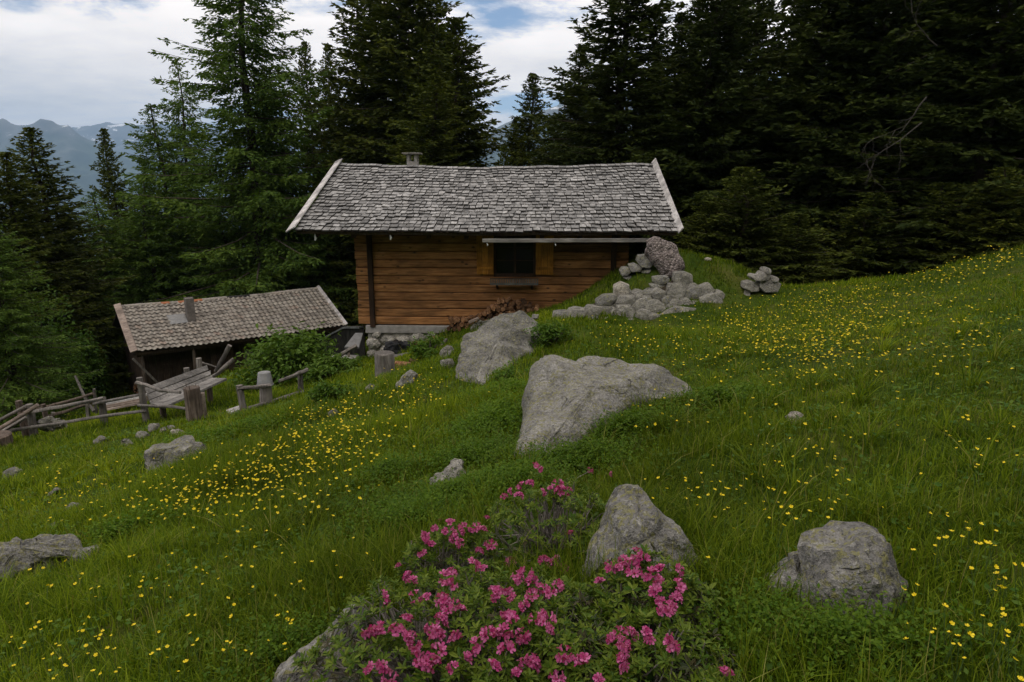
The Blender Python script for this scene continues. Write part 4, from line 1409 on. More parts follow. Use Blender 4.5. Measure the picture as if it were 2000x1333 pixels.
# plank bench: sloping grey back boards and seat
bo = P(350, 785, 13.0)
bench = empty('bench', bo, 0, 'weathered grey plank bench with a broad leaning back behind the fence', 'bench')
TL, TR, BL, BR = P(284, 757, 12.7), P(403, 713, 14.3), P(296, 792, 12.45), P(416, 740, 14.0)
def quad_board(a, b_, c, d, th, name, mat, parent):
    """board between four corners with thickness away from the viewer"""
    nrm = (b_ - a).cross(d - a).normalized()
    if nrm.y < 0: nrm = -nrm
    v = [q - parent.location for q in (a, b_, c, d)]
    v += [q + nrm * th for q in v]
    return MB().add(v, [(0, 1, 2, 3), (7, 6, 5, 4), (0, 4, 5, 1), (1, 5, 6, 2), (2, 6, 7, 3), (3, 7, 4, 0)]).build(name, M[mat], parent, bevel=.004)
for i, (t0, t1) in enumerate(((0, .36), (.385, .70), (.725, 1.0))):
    quad_board(TL.lerp(BL, t0), TR.lerp(BR, t0) + Vector((random.uniform(-.04, .04), 0, 0)), TR.lerp(BR, t1), TL.lerp(BL, t1), .035, 'back_board', 'grey_wood', bench)
S0, S1, S2, S3 = P(298, 793, 12.35), P(416, 742, 13.9), P(444, 743, 13.5), P(322, 799, 11.95)
quad_board(S0, S1, S1.lerp(S2, .48), S0.lerp(S3, .48), .045, 'seat_board', 'grey_wood', bench)
quad_board(S0.lerp(S3, .52), S1.lerp(S2, .52), S2, S3, .045, 'seat_board', 'grey_wood', bench)
for t in (.12, .55, .9):
    q = S0.lerp(S1, t)
    g = hz(q.x, q.y)
    MB().tube([Vector((q.x, q.y + .05, g - .1)) - bo, Vector((q.x, q.y + .05, q.z - .03)) - bo], .06, 7).build('leg', M['brown_post'], bench, True)
for px, py, Y, pb in ((388, 700, 14.35, 740), (364, 719, 13.9, 750)):
    a, c = P(px, py, Y), P(px + 3, pb, Y)
    MB().tube([c - bo + Vector((0, 0, -.5)), a - bo], [.07, .06], 8).build('back_post', M['grey_pole'], bench, True)
tag(pole('pole', None, [(421, 726, 14.3), (436, 700, 14.3), (449, 675, 14.3)], (.045, .06)), 'thick pale pole standing tilted at the uphill end of the bench', 'pole')
tag(pole('pole', None, [(400, 745, 14.2), (425, 730, 14.4), (456, 702, 14.7)], (.05, .055)), 'grey pole pointing uphill from behind the bench seat', 'pole')
tag(pole('branch', None, [(390, 708, 14.5), (405, 712, 14.5), (424, 718, 14.5)], (.03, .02)), 'thin crooked branch between bench post and tilted pole', 'branch')
# boards stacked behind the fence
bs = empty('board_stack', P(245, 795, 15.5), 0, 'low stack of pinkish sawn boards between fence and hut', 'boards')
for i in range(4):
    a, c = P(216, 796 - i * 3.2, 15.4), P(285, 783 - i * 3.6, 15.2)
    MB().beam(a - bs.location, c - bs.location, .5 - .06 * i, .045).build('board', M['pink_board' if i < 3 else 'pale_board'], bs, bevel=.004)

# ------------------------------------------------------------------ railed gangway beside the cabin
ro_ = P(665, 690, 18.2)
rl = empty('gangway_railing', ro_, 0, 'dark board railing with a grey top rail joining the cabin to the hut side', 'railing')
pts = [P(628, 664, 19.4), P(674, 640, 18.4), P(706, 640, 17.5)]
for a, c in zip(pts[:-1], pts[1:]):
    MB().beam(a - ro_, c - ro_, .14, .05).build('top_rail', M['rail_top'], rl, bevel=.005)
    n = max(3, int((c - a).length / .15))
    for i in range(n):
        q = a.lerp(c, (i + .5) / n) - ro_
        MB().box(q.x - .055, q.x + .055, q.y - .012, q.y + .012, q.z - .85, q.z - .027).build('board', M['railing'], rl)
    MB().beam(a - ro_ + Vector((0, 0, -.86)), c - ro_ + Vector((0, 0, -.86)), .06, .1).build('bottom_rail', M['railing'], rl)
for q in pts:
    MB().box(q.x - ro_.x - .05, q.x - ro_.x + .05, q.y - ro_.y + .02, q.y - ro_.y + .12, hz(q.x, q.y) - ro_.z - .3, q.z - ro_.z - .03).build('post', M['railing'], rl)
hp = P(694, 664, 16.6)
lt = empty('lean_to', hp, 0, 'small slanting grey lean-to cover against the cabin footing', 'lean-to')
MB().add([Vector(q) for q in ((-.22, -.25, -.12), (.14, -.25, -.12), (.14, .25, .12), (-.05, .25, .12), (-.22, -.25, -.16), (.14, -.25, -.16), (.14, .25, .08), (-.05, .25, .08))],
         [(0, 1, 2, 3), (7, 6, 5, 4), (0, 4, 5, 1), (1, 5, 6, 2), (2, 6, 7, 3), (3, 7, 4, 0)]).build('cover', M['metal'], lt)
MB().box(-.16, -.11, -.22, -.17, -1.0, -.15).build('post', M['pink_board'], lt)
tag(pole('rail_pole', None, [(640, 709, 15.9), (668, 692, 16.0), (697, 676, 16.1)], (.07, .06)), 'stout pole sloping up to the cabin corner above the leafy bush', 'pole')
qs = P(680, 712, 16.3)
tag(MB().box(qs.x - .45, qs.x + .2, qs.y - .05, qs.y + .4, qs.z - .5, qs.z + .16, jit=.02).build('concrete_block', M['concrete'], bevel=.02), 'plain grey concrete block below the sloping pole', 'block')

# ------------------------------------------------------------------ conifers
def unit(v):
    return v / np.maximum(np.linalg.norm(v, axis=-1, keepdims=True), 1e-9)


def conifer(seed, H, Lmax, kind='spruce', nbr=330, low=0.06, mat='spruce', kl=.17, kw=.026, twsp=.11):
    """Returns trunk-and-limbs mesh and needle mesh for a tree of height H."""
    r_ = np.random.default_rng(seed)
    rl_ = random.Random(seed)
    wd = MB()
    tp = [Vector((.10 * math.sin(k * 1.3 + seed) * (k / 10), .10 * math.cos(k * 1.7) * (k / 10), H * k / 10)) for k in range(11)]
    wd.tube(tp, [H * .0135 * (1 - .93 * (k / 10) ** .9) + .008 for k in range(11)], 9, .06)
    base, dirs, lens, wids = [], [], [], []
    larch = kind == 'larch'
    for b in range(nbr):
        f = low + (1 - low) * (b + r_.uniform(-.5, .5)) / nbr
        f = min(max(f, low), .993)
        f = 1 - (1 - f) ** (1.32)
        z0 = H * f
        az = b * 2.39996 + r_.normal(0, .35)
        prof = (1 - f) ** (.76 if not larch else .72) * (0.72 + .28 * min(1, (f + .12) / .25))
        L = Lmax * prof * r_.uniform(.50, 1.15) + .05
        if r_.random() < .06: L *= 1.22
        if larch:
            e0, dr = .25 + .5 * f + r_.normal(0, .12), .50
        else:
            e0, dr = -.22 + 1.0 * f ** 1.3 + r_.normal(0, .11), .34 * (1 - f)
        n = 9
        s = np.linspace(0, 1, n)
        rad = L * s
        zz = L * (e0 * s - dr * s * (1.6 - s * (1.15 if not larch else .55)))
        bend = r_.normal(0, .10) * s ** 2 * L
        ca, sa = math.cos(az), math.sin(az)
        tx, ty = np.interp(z0, [p.z for p in tp], [p.x for p in tp]), np.interp(z0, [p.z for p in tp], [p.y for p in tp])
        pts = np.stack([tx + rad * ca - bend * sa, ty + rad * sa + bend * ca, z0 + zz], 1)
        if L > .5:
            k0 = [0, 3, 6, 8]
            wd.tube([Vector(pts[k]) for k in k0], [max(.006, .012 * L * (1 - .85 * k / 8)) for k in k0], 4)
        # twigs along both sides
        start = .03 if f > .4 else .10
        nt_ = max(8, int(L * (1 - start) / twsp * 2))
        st = start + (1 - start) * r_.random(nt_) ** 1.05
        st[-2:] = 1.0
        bp = np.stack([np.interp(st, s, pts[:, k]) for k in range(3)], 1)
        tang = unit(np.gradient(pts, axis=0))
        bd = unit(np.stack([np.interp(st, s, tang[:, k]) for k in range(3)], 1))
        side = np.stack([-bd[:, 1], bd[:, 0], np.zeros(nt_)], 1)
        sg = np.where(r_.random(nt_) < .5, -1., 1.)[:, None]
        ang = r_.uniform(.35, 1.15, nt_)[:, None]
        hang = (r_.uniform(.15, .75, nt_) if not larch else r_.uniform(.25, 1.3, nt_))[:, None] * np.array([[0, 0, -1.]])
        td = unit(bd * np.cos(ang) + side * sg * np.sin(ang) + hang * (.45 + .55 * (1 - f)))
        tl = (np.clip(.34 * L * (1.08 - st), .08, .85) * r_.uniform(.6, 1.25, nt_) + (.05 if not larch else .10)) * min(1, .25 + L / .8)
        # kites along each twig
        step = kl * .46
        m = np.maximum(2, (tl / step).astype(int) + 1)
        rep = np.repeat(np.arange(nt_), m)
        q = np.concatenate([np.arange(k) / k for k in m]) + r_.uniform(0, .15, len(rep))
        kb = bp[rep] + td[rep] * (tl[rep] * q)[:, None]
        kb[:, 2] -= (q ** 2) * tl[rep] * .18
        jit = r_.normal(0, .42, (len(rep), 3))
        kd = unit(td[rep] + jit)
        base.append(kb); dirs.append(kd)
        lens.append(kl * r_.uniform(.55, 1.2, len(rep)) * min(1, .45 + L / 1.4))
        wids.append(kw * r_.uniform(.6, 1.3, len(rep)))
    base, dirs = np.concatenate(base), np.concatenate(dirs)
    lens, wids = np.concatenate(lens)[:, None], np.concatenate(wids)[:, None]
    n = len(base)
    sd = unit(np.cross(dirs, r_.normal(0, 1, (n, 3))))
    up = np.cross(sd, dirs)
    V = np.empty((n, 4, 3))
    V[:, 0] = base
    V[:, 1] = base + dirs * lens * .45 + sd * wids + up * wids * .5
    V[:, 2] = base + dirs * lens
    V[:, 3] = base + dirs * lens * .45 - sd * wids + up * wids * .5
    F = np.arange(n * 4).reshape(n, 4)
    tm_ = wd.mesh('trunk', M['bark'], True, sharp=60)
    cm_ = np_mesh('crown', V.reshape(-1, 3), F, M[mat])
    return tm_, cm_, H, Lmax, n


VAR = {}
VAR['spruce_a'] = conifer(1, 16, 3.3, 'spruce', 360, .04, 'spruce', .20, .040, .074)
VAR['spruce_b'] = conifer(2, 16, 3.0, 'spruce', 340, .04, 'spruce', .20, .040, .072)
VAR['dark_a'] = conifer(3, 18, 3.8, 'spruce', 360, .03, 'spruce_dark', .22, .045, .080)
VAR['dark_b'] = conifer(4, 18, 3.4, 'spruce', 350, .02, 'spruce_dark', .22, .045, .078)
VAR['young'] = conifer(5, 6, 1.9, 'spruce', 210, .02, 'spruce', .15, .026, .062)
VAR['larch_a'] = conifer(6, 17, 4.0, 'larch', 280, .06, 'larch', .16, .028, .072)
VAR['larch_b'] = conifer(7, 12, 3.2, 'larch', 230, .04, 'larch', .16, .025, .068)
print('kites', {k: v[4] for k, v in VAR.items()})


def tree(var, px, pyt, Y, halfw, label, group=None, rot=None, name=None):
    """Tree whose tip shows at px, pyt at distance Y; halfw = half crown width in metres near its foot."""
    tm_, cm_, H, Lm, _ = VAR[var]
    top = P(px, pyt, Y)
    zb = hz(top.x, top.y) - .15
    h = top.z - zb
    sz = h / H
    sx = 1.12 * halfw / Lm
    o = empty(name or ('larch_tree' if 'larch' in var else 'spruce_tree'), (top.x, top.y, zb), random.uniform(0, 6.28) if rot is None else rot, label, 'tree', group)
    o.scale = (sx, sx, sz)
    link_mesh('trunk', tm_, o)
    link_mesh('crown', cm_, o)
    return o


# left side
tree('spruce_b', 62, 252, 30, 3.6, 'olive spruce with a dense pointed top at the picture edge, downhill of the hut')
tree('spruce_a', 8, 300, 27, 3.2, 'spruce cut off by the picture edge, brownish green, next to the valley view')
tree('spruce_b', 205, 254, 46, 3.0, 'slim distant spruce standing alone against the hazy mountain')
tree('larch_a', 452, -200, 37, 7.2, 'tallest light green larch with its bare upper trunk showing against the cloud')
tree('larch_b', 300, 205, 39, 5.0, 'medium light green larch on the valley side of the tallest larch')
tree('larch_b', 345, 120, 42, 4.2, 'larch crowding close behind the tallest larch')
tree('larch_b', 185, 375, 36, 4.2, 'small larch just behind the ridge of the low hut')
tree('larch_b', 275, 340, 36.5, 4.0, 'broad young larch behind the hut chimney')
tree('larch_b', 560, 290, 38.5, 4.8, 'larch with drooping boughs behind the hut, between tallest larch and cabin')
tree('larch_b', 430, 400, 37, 4.4, 'low bushy larch directly behind the middle of the hut')
tree('larch_b', 630, 350, 37.5, 4.4, 'larch with lit hanging boughs close to the cabin barge board')
tree('larch_a', 515, 130, 42, 4.0, 'thin larch with sparse top behind the tallest larch')
tree('spruce_b', 597, 85, 47, 3.2, 'narrow dark spruce tip, farther of the pair left of the central spruce')
tree('spruce_a', 641, 92, 46, 3.0, 'narrow dark spruce tip, nearer of the pair beside the central spruce')
tree('larch_b', -25, 430, 18.5, 2.3, 'larch with drooping lower boughs, nearest the picture edge above the fence')
# behind the cabin
tree('spruce_a', 782, -210, 38, 6.4, 'big dense spruce rising behind the cabin chimney', rot=1.0)
tree('spruce_b', 745, -20, 40, 5.4, 'spruce merging with the downhill flank of the big central spruce')
tree('spruce_a', 890, 38, 34, 5.0, 'spruce with ragged boughs on the uphill flank of the big central spruce', rot=2.2)
tree('spruce_b', 845, 150, 31, 3.8, 'shorter spruce in front of the big central spruce')
tree('spruce_b', 690, 250, 38, 4.0, 'low spruce behind the cabin roof edge with the wide barge board')
tree('spruce_b', 1037, 146, 34, 2.7, 'slender spruce standing free in the gap before the blue mountain', rot=.4)
tree('spruce_a', 1008, 236, 36, 1.9, 'small narrow spruce beside the slender one in the gap')
tree('spruce_b', 1085, 228, 32, 2.6, 'spruce filling the uphill side of the gap behind the cabin ridge')
tree('young', 985, 290, 30, 1.6, 'young spruce just topping the cabin ridge in the gap')
tree('spruce_b', 697, -40, 41, 5.2, 'spruce with a broken outline, farthest downhill in the clump behind the cabin')
tree('spruce_a', 842, -70, 37, 4.9, 'full dark spruce between the big central spruce and its ragged neighbour')
# dark forest on the right
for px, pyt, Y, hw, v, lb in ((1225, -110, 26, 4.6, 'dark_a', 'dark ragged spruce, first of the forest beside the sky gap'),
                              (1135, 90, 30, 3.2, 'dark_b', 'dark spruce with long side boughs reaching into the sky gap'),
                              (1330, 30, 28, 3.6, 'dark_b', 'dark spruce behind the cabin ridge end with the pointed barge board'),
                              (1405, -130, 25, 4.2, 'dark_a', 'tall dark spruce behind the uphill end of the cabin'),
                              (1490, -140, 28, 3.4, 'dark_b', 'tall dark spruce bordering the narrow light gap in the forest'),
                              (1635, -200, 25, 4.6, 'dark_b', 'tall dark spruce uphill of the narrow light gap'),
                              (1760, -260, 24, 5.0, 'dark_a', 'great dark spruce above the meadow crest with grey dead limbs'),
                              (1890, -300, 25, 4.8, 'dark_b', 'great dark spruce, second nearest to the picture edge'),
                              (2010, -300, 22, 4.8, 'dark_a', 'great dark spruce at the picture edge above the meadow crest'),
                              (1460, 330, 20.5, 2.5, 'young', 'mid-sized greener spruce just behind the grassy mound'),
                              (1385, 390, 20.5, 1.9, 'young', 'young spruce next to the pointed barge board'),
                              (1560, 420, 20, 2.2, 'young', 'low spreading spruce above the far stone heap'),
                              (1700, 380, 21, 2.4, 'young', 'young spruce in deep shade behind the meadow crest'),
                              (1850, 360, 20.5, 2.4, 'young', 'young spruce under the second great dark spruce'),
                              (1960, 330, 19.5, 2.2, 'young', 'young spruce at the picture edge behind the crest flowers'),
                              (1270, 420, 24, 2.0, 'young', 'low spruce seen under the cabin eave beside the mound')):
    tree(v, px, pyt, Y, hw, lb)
fill = [(1180, 140, 36), (1290, 20, 38), (1370, -60, 38), (1450, -150, 35), (1580, -120, 37), (1680, -200, 33), (1720, -250, 31), (1820, -250, 33), (1930, -250, 30), (2060, -200, 29),
        (1610, 150, 29), (1690, 100, 28), (1790, 60, 28), (1850, 20, 30), (1950, 50, 27), (1530, 160, 30), (2080, -60, 25), (1360, 200, 31), (1280, 240, 29), (1440, 150, 30), (2000, 150, 25)]
for px, pyt, Y in fill:
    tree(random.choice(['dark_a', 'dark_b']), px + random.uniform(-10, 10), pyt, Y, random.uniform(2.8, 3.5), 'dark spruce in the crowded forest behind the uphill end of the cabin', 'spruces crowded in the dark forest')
fillL = [(470, 300, 46), (370, 330, 44), (250, 440, 40), (120, 420, 36), (650, 300, 44), (560, 430, 41), (330, 470, 39), (760, 260, 40), (20, 430, 34), (700, 330, 40), (-60, 420, 28), (180, 470, 38), (480, 440, 39), (610, 430, 40), (420, 470, 41), (540, 380, 44), (690, 440, 41), (225, 520, 37), (380, 520, 38.5), (130, 520, 32)]
for px, pyt, Y in fillL:
    tree(random.choice(['dark_b', 'spruce_b', 'larch_b']), px + random.uniform(-8, 8), pyt, Y, random.uniform(3.4, 4.4), 'shaded conifer in the thicket behind the hut and cabin', 'conifers in the thicket behind the hut', name='conifer_tree')

# dead limbs on the great dark spruce
dl = next(o for o in COL.objects if o.get('label', '').startswith('great dark spruce above the meadow'))
b = MB()
def twig(p, d, L, r0, depth):
    pts = [p]
    for k in range(5):
        d = (d + Vector((random.gauss(0, .22), random.gauss(0, .12), random.gauss(-.03, .22)))).normalized()
        pts.append(pts[-1] + d * L / 5)
    b.tube(pts, [r0 * (1 - .8 * k / 5) for k in range(6)], 5)
    if depth:
        for k in (2, 3, 4, 5):
            dd = (d + Vector((random.uniform(-1, 1), random.uniform(-.4, .2), random.uniform(-.9, .5)))).normalized()
            twig(pts[k], dd, L * random.uniform(.35, .6), r0 * .5, depth - 1)
inv = (Matrix.Translation(dl.location) @ Matrix.Rotation(dl.rotation_euler.z, 4, 'Z') @ Matrix.Diagonal((*dl.scale, 1))).inverted()
for (a, c, Y, L) in (((1800, 240), (1740, 275), 18.9, 1.7), ((1810, 190), (1700, 290), 18.9, 1.5), ((1830, 90), (1770, 60), 19.5, 1.5)):
    p, q = P(*a, Y), P(*c, Y - .2)
    twig(p, (q - p).normalized(), L, .022, 2)
b.v = [tuple(inv @ Vector(q)) for q in b.v]
b.build('dead_limbs', M['dead_limb'], dl, True)['label'] = 'bare grey dead limbs'


# ------------------------------------------------------------------ broadleaf bushes
def leafy(name, center, rx, ry, rz_, nleaf, ls, mat, label, cat, stems=9, seed=0, clump=60, parts=('stems', 'foliage')):
    r_ = np.random.default_rng(seed)
    o = empty(name, center, 0, label, cat)
    cl = r_.normal(0, 1, (clump, 3)); cl = unit(cl) * (r_.random((clump, 1)) ** .45)
    cl[:, 2] = np.abs(cl[:, 2]) * .95 + .05
    cl *= np.array([rx, ry, rz_])
    wd = MB()
    for k in range(clump):
        e = Vector(cl[k])
        b0 = Vector((e.x * .12, e.y * .12, -.1))
        mid = b0.lerp(e, .5) + Vector((0, 0, .15 * rz_))
        wd.tube([b0, mid, e], [.022 if k < stems else .012, .012, .005], 4)
    wd.build(parts[0], M['bark'], o)
    ci = r_.integers(0, clump, nleaf)
    p = cl[ci] + r_.normal(0, 1, (nleaf, 3)) * np.array([rx, ry, rz_]) * .13
    d = unit(r_.normal(0, 1, (nleaf, 3)) * np.array([1, 1, .35]) + np.array([0, 0, -.2]))
    up = unit(np.array([[0, 0, 1.]]) + r_.normal(0, .45, (nleaf, 3)))
    sd = unit(np.cross(d, up))
    up = np.cross(sd, d)
    L = ls * r_.uniform(.6, 1.25, (nleaf, 1))
    W = L * .24
    V = np.empty((nleaf, 6, 3))
    V[:, 0] = p
    V[:, 1] = p + d * L * .35 + sd * W + up * W * .35
    V[:, 2] = p + d * L * .72 + sd * W * .7 + up * W * .25 - np.array([0, 0, 1]) * L * .05
    V[:, 3] = p + d * L - np.array([0, 0, 1]) * L * .14
    V[:, 4] = p + d * L * .72 - sd * W * .7 + up * W * .25 - np.array([0, 0, 1]) * L * .05
    V[:, 5] = p + d * L * .35 - sd * W + up * W * .35
    i = np.arange(nleaf)[:, None] * 6
    F = np.concatenate([i + np.array([[0, 1, 2, 3]]), i + np.array([[0, 3, 4, 5]])])
    link_mesh(parts[1], np_mesh(parts[1], V.reshape(-1, 3), F, M[mat]), o)
    return o


def gpt(px, py, Y):
    p = P(px, py, Y)
    return Vector((p.x, p.y, hz(p.x, p.y)))


leafy('elder_bush', gpt(575, 745, 15.2), 1.15, .9, 1.15, 5200, .13, 'bush', 'leafy green bush between the hut and the short pole fence', 'bush', seed=3, clump=80)
leafy('elder_bush', gpt(655, 735, 14.3), .75, .6, .45, 2200, .11, 'bush', 'low leafy bush below the railing, beside the cabin corner', 'bush', seed=4, clump=40)
leafy('broadleaf_tree', gpt(105, 800, 23.5), 1.35, 1.3, 4.3, 5200, .16, 'tree_leaf', 'bright broadleaf tree among the conifers downhill of the hut', 'tree', seed=5, clump=130, parts=('trunk', 'crown'))
leafy('broadleaf_tree', gpt(165, 780, 26), 1.1, 1.1, 2.9, 3500, .16, 'tree_leaf', 'small broadleaf sapling close to the hut gable', 'tree', seed=6, clump=60, parts=('trunk', 'crown'))
leafy('weed_clump', gpt(840, 722, 12.6), .42, .35, .38, 1100, .07, 'herb', 'tall weed clump between chopping block and slab rock', 'weeds', seed=7, clump=24)
leafy('weed_clump', gpt(985, 735, 9.0), .22, .2, .26, 600, .05, 'herb', 'small dark weed clump growing against the slab rock', 'weeds', seed=8, clump=16)
leafy('weed_clump', gpt(1075, 665, 10.6), .45, .4, .35, 1100, .06, 'herb', 'weed clump at the uphill edge of the slab rock', 'weeds', seed=9, clump=24)
leafy('weed_clump', gpt(650, 800, 10.2), .45, .35, .32, 900, .07, 'herb', 'herb clump around the small rock below the leafy bush', 'weeds', seed=10, clump=24)
leafy('weed_clump', gpt(300, 730, 27.0) , .8, .5, .9, 700, .14, 'cut_wood', 'dry orange-brown leaf heap in the dark under the hut eave', 'leaf heap', seed=12, clump=20)

# ------------------------------------------------------------------ scattering
HIDE = bpy.data.collections.new('sources')
def gn_scatter(name, pts, rots, scl, idx, sources, label=None, parent=None):
    coll = bpy.data.collections.new(name + '_src')
    for k, me in enumerate(sources):
        so = bpy.data.objects.new('%s_s%02d' % (name, k), me)
        coll.objects.link(so)
    me = bpy.data.meshes.new(name)
    me.vertices.add(len(pts))
    me.vertices.foreach_set('co', np.asarray(pts, np.float32).ravel())
    for an, ty, dat in (('rot', 'FLOAT_VECTOR', rots), ('scl', 'FLOAT_VECTOR', scl), ('idx', 'INT', idx)):
        at = me.attributes.new(an, ty, 'POINT')
        if ty == 'INT': at.data.foreach_set('value', np.asarray(dat, np.int32))
        else: at.data.foreach_set('vector', np.asarray(dat, np.float32).ravel())
    o = link_mesh(name, me, parent)
    g = bpy.data.node_groups.new(name + '_nodes', 'GeometryNodeTree')
    g.interface.new_socket('Geometry', in_out='INPUT', socket_type='NodeSocketGeometry')
    g.interface.new_socket('Geometry', in_out='OUTPUT', socket_type='NodeSocketGeometry')
    gi, go = g.nodes.new('NodeGroupInput'), g.nodes.new('NodeGroupOutput')
    ci = g.nodes.new('GeometryNodeCollectionInfo')
    ci.inputs['Collection'].default_value = coll
    ci.inputs['Separate Children'].default_value = True
    ci.inputs['Reset Children'].default_value = True
    def attr(nm, ty):
        a = g.nodes.new('GeometryNodeInputNamedAttribute'); a.data_type = ty
        a.inputs['Name'].default_value = nm
        return a.outputs[0]
    ip = g.nodes.new('GeometryNodeInstanceOnPoints')
    e2r = g.nodes.new('FunctionNodeEulerToRotation')
    g.links.new(attr('rot', 'FLOAT_VECTOR'), e2r.inputs[0])
    g.links.new(gi.outputs[0], ip.inputs['Points'])
    g.links.new(ci.outputs[0], ip.inputs['Instance'])
    ip.inputs['Pick Instance'].default_value = True
    g.links.new(attr('idx', 'INT'), ip.inputs['Instance Index'])
    g.links.new(e2r.outputs[0], ip.inputs['Rotation'])
    g.links.new(attr('scl', 'FLOAT_VECTOR'), ip.inputs['Scale'])
    g.links.new(ip.outputs[0], go.inputs[0])
    md = o.modifiers.new('scatter', 'NODES')
    md.node_group = g
    o['kind'] = 'stuff'
    if label: o['label'] = label
    return o


house_inv = CAB.inverted()
hut_inv = (Matrix.Translation(hut_o) @ Matrix.Rotation(HA, 4, 'Z')).inverted()
_rv, _rf = [], []
for _v, _f in ROCKS:
    _b0 = len(_rv)
    _rv += _v
    _rf += [tuple(i + _b0 for i in f) for f in _f]
ROCK_BVH = BVHTree.FromPolygons(_rv, _rf)
def clear_mask(x, y, margin=0.04):
    z = HG(x, y)
    ok = np.ones(len(x), bool)
    hx_ = x * house_inv[0][0] + y * house_inv[0][1] + house_inv[0][3]; hy_ = x * house_inv[1][0] + y * house_inv[1][1] + house_inv[1][3]
    ok &= ~((hx_ > LX0 - .1) & (hx_ < LX1 + .1) & (hy_ > -.1) & (hy_ < DEP))
    ux = x * hut_inv[0][0] + y * hut_inv[0][1] + hut_inv[0][3]; uy = x * hut_inv[1][0] + y * hut_inv[1][1] + hut_inv[1][3]
    ok &= ~((ux > .3) & (ux < HL - .3) & (uy > .6) & (uy < 5.7))
    dn = Vector((0, 0, -1))
    for k in np.where(ok)[0]:
        if ROCK_BVH.ray_cast(Vector((x[k], y[k], z[k] + 4)), dn, 4.0 - margin)[0] is not None:
            ok[k] = False
    return ok, z


def ring(r0, r1, dens, half=R(46)):
    n = int(dens * half * (r1 ** 2 - r0 ** 2))
    r_ = np.sqrt(rng.uniform(r0 ** 2, r1 ** 2, n)); a = rng.uniform(-half, half, n)
    return r_ * np.sin(a), r_ * np.cos(a)


def blade_mesh(name, x, y, z, h, ln, da, wid, mat, seg=2, extra=None, face_j=.5):
    """n curved blades rooted at x, y, z with height h, bend ln towards da; extra: second material and pick mask"""
    n = len(x)
    face = da + 1.5708 + rng.normal(0, face_j, n)
    V = []
    for k in range(seg + 1):
        t = k / seg
        off = ln * t ** 1.8
        zz = z + h * t - .30 * ln * t ** 2.4 - (.03 if k == 0 else 0)
        cx_, cy__ = x + np.cos(da) * off, y + np.sin(da) * off
        if k < seg:
            ww = wid * (1 - t * .6) * .5
            V += [np.stack([cx_ + np.cos(face) * ww, cy__ + np.sin(face) * ww, zz], 1), np.stack([cx_ - np.cos(face) * ww, cy__ - np.sin(face) * ww, zz], 1)]
        else:
            V.append(np.stack([cx_, cy__, zz], 1))
    nv = len(V)
    V = np.stack(V, 1)
    i = np.arange(n)[:, None] * nv
    F4 = np.concatenate([i + np.array([[2 * k, 2 * k + 1, 2 * k + 3, 2 * k + 2]]) for k in range(seg - 1)])
    F3 = i + np.array([[2 * seg - 2, 2 * seg - 1, 2 * seg]])
    me = np_mesh(name, V.reshape(-1, 3), [F4, F3], M[mat])
    if extra:
        me.materials.append(M[extra[0]])
        me.polygons.foreach_set('material_index', np.concatenate([np.tile(extra[1], seg - 1), extra[1]]).astype(np.int32))
    return me


def leaf_mesh(name, p, d, L, W, mat, cup=.3):
    n = len(p)
    sd = unit(np.cross(d, np.array([[0, 0, 1.]]) + rng.normal(0, .3, (n, 3))))
    up = np.cross(sd, d)
    L, W = L[:, None], W[:, None]
    V = np.stack([p, p + d * L * .45 + sd * W + up * W * cup, p + d * L, p + d * L * .45 - sd * W + up * W * cup], 1)
    i = np.arange(n)[:, None] * 4
    F = np.concatenate([i + np.array([[0, 1, 2]]), i + np.array([[0, 2, 3]])])
    return np_mesh(name, V.reshape(-1, 3), F, M[mat])


SHRUB_XY = []
for (px, py, rx, ry, hh_) in ((900, 1235, .62, .55, .34), (1075, 1000, .36, .40, .30), (1265, 1165, .28, .24, .24), (1240, 1300, .34, .26, .20), (1060, 1275, .30, .30, .27), (880, 1085, .26, .26, .30)):
    g = ground_hit([px], [py], hh_ * .6)[0]
    SHRUB_XY.append((g[0], g[1], rx, ry))


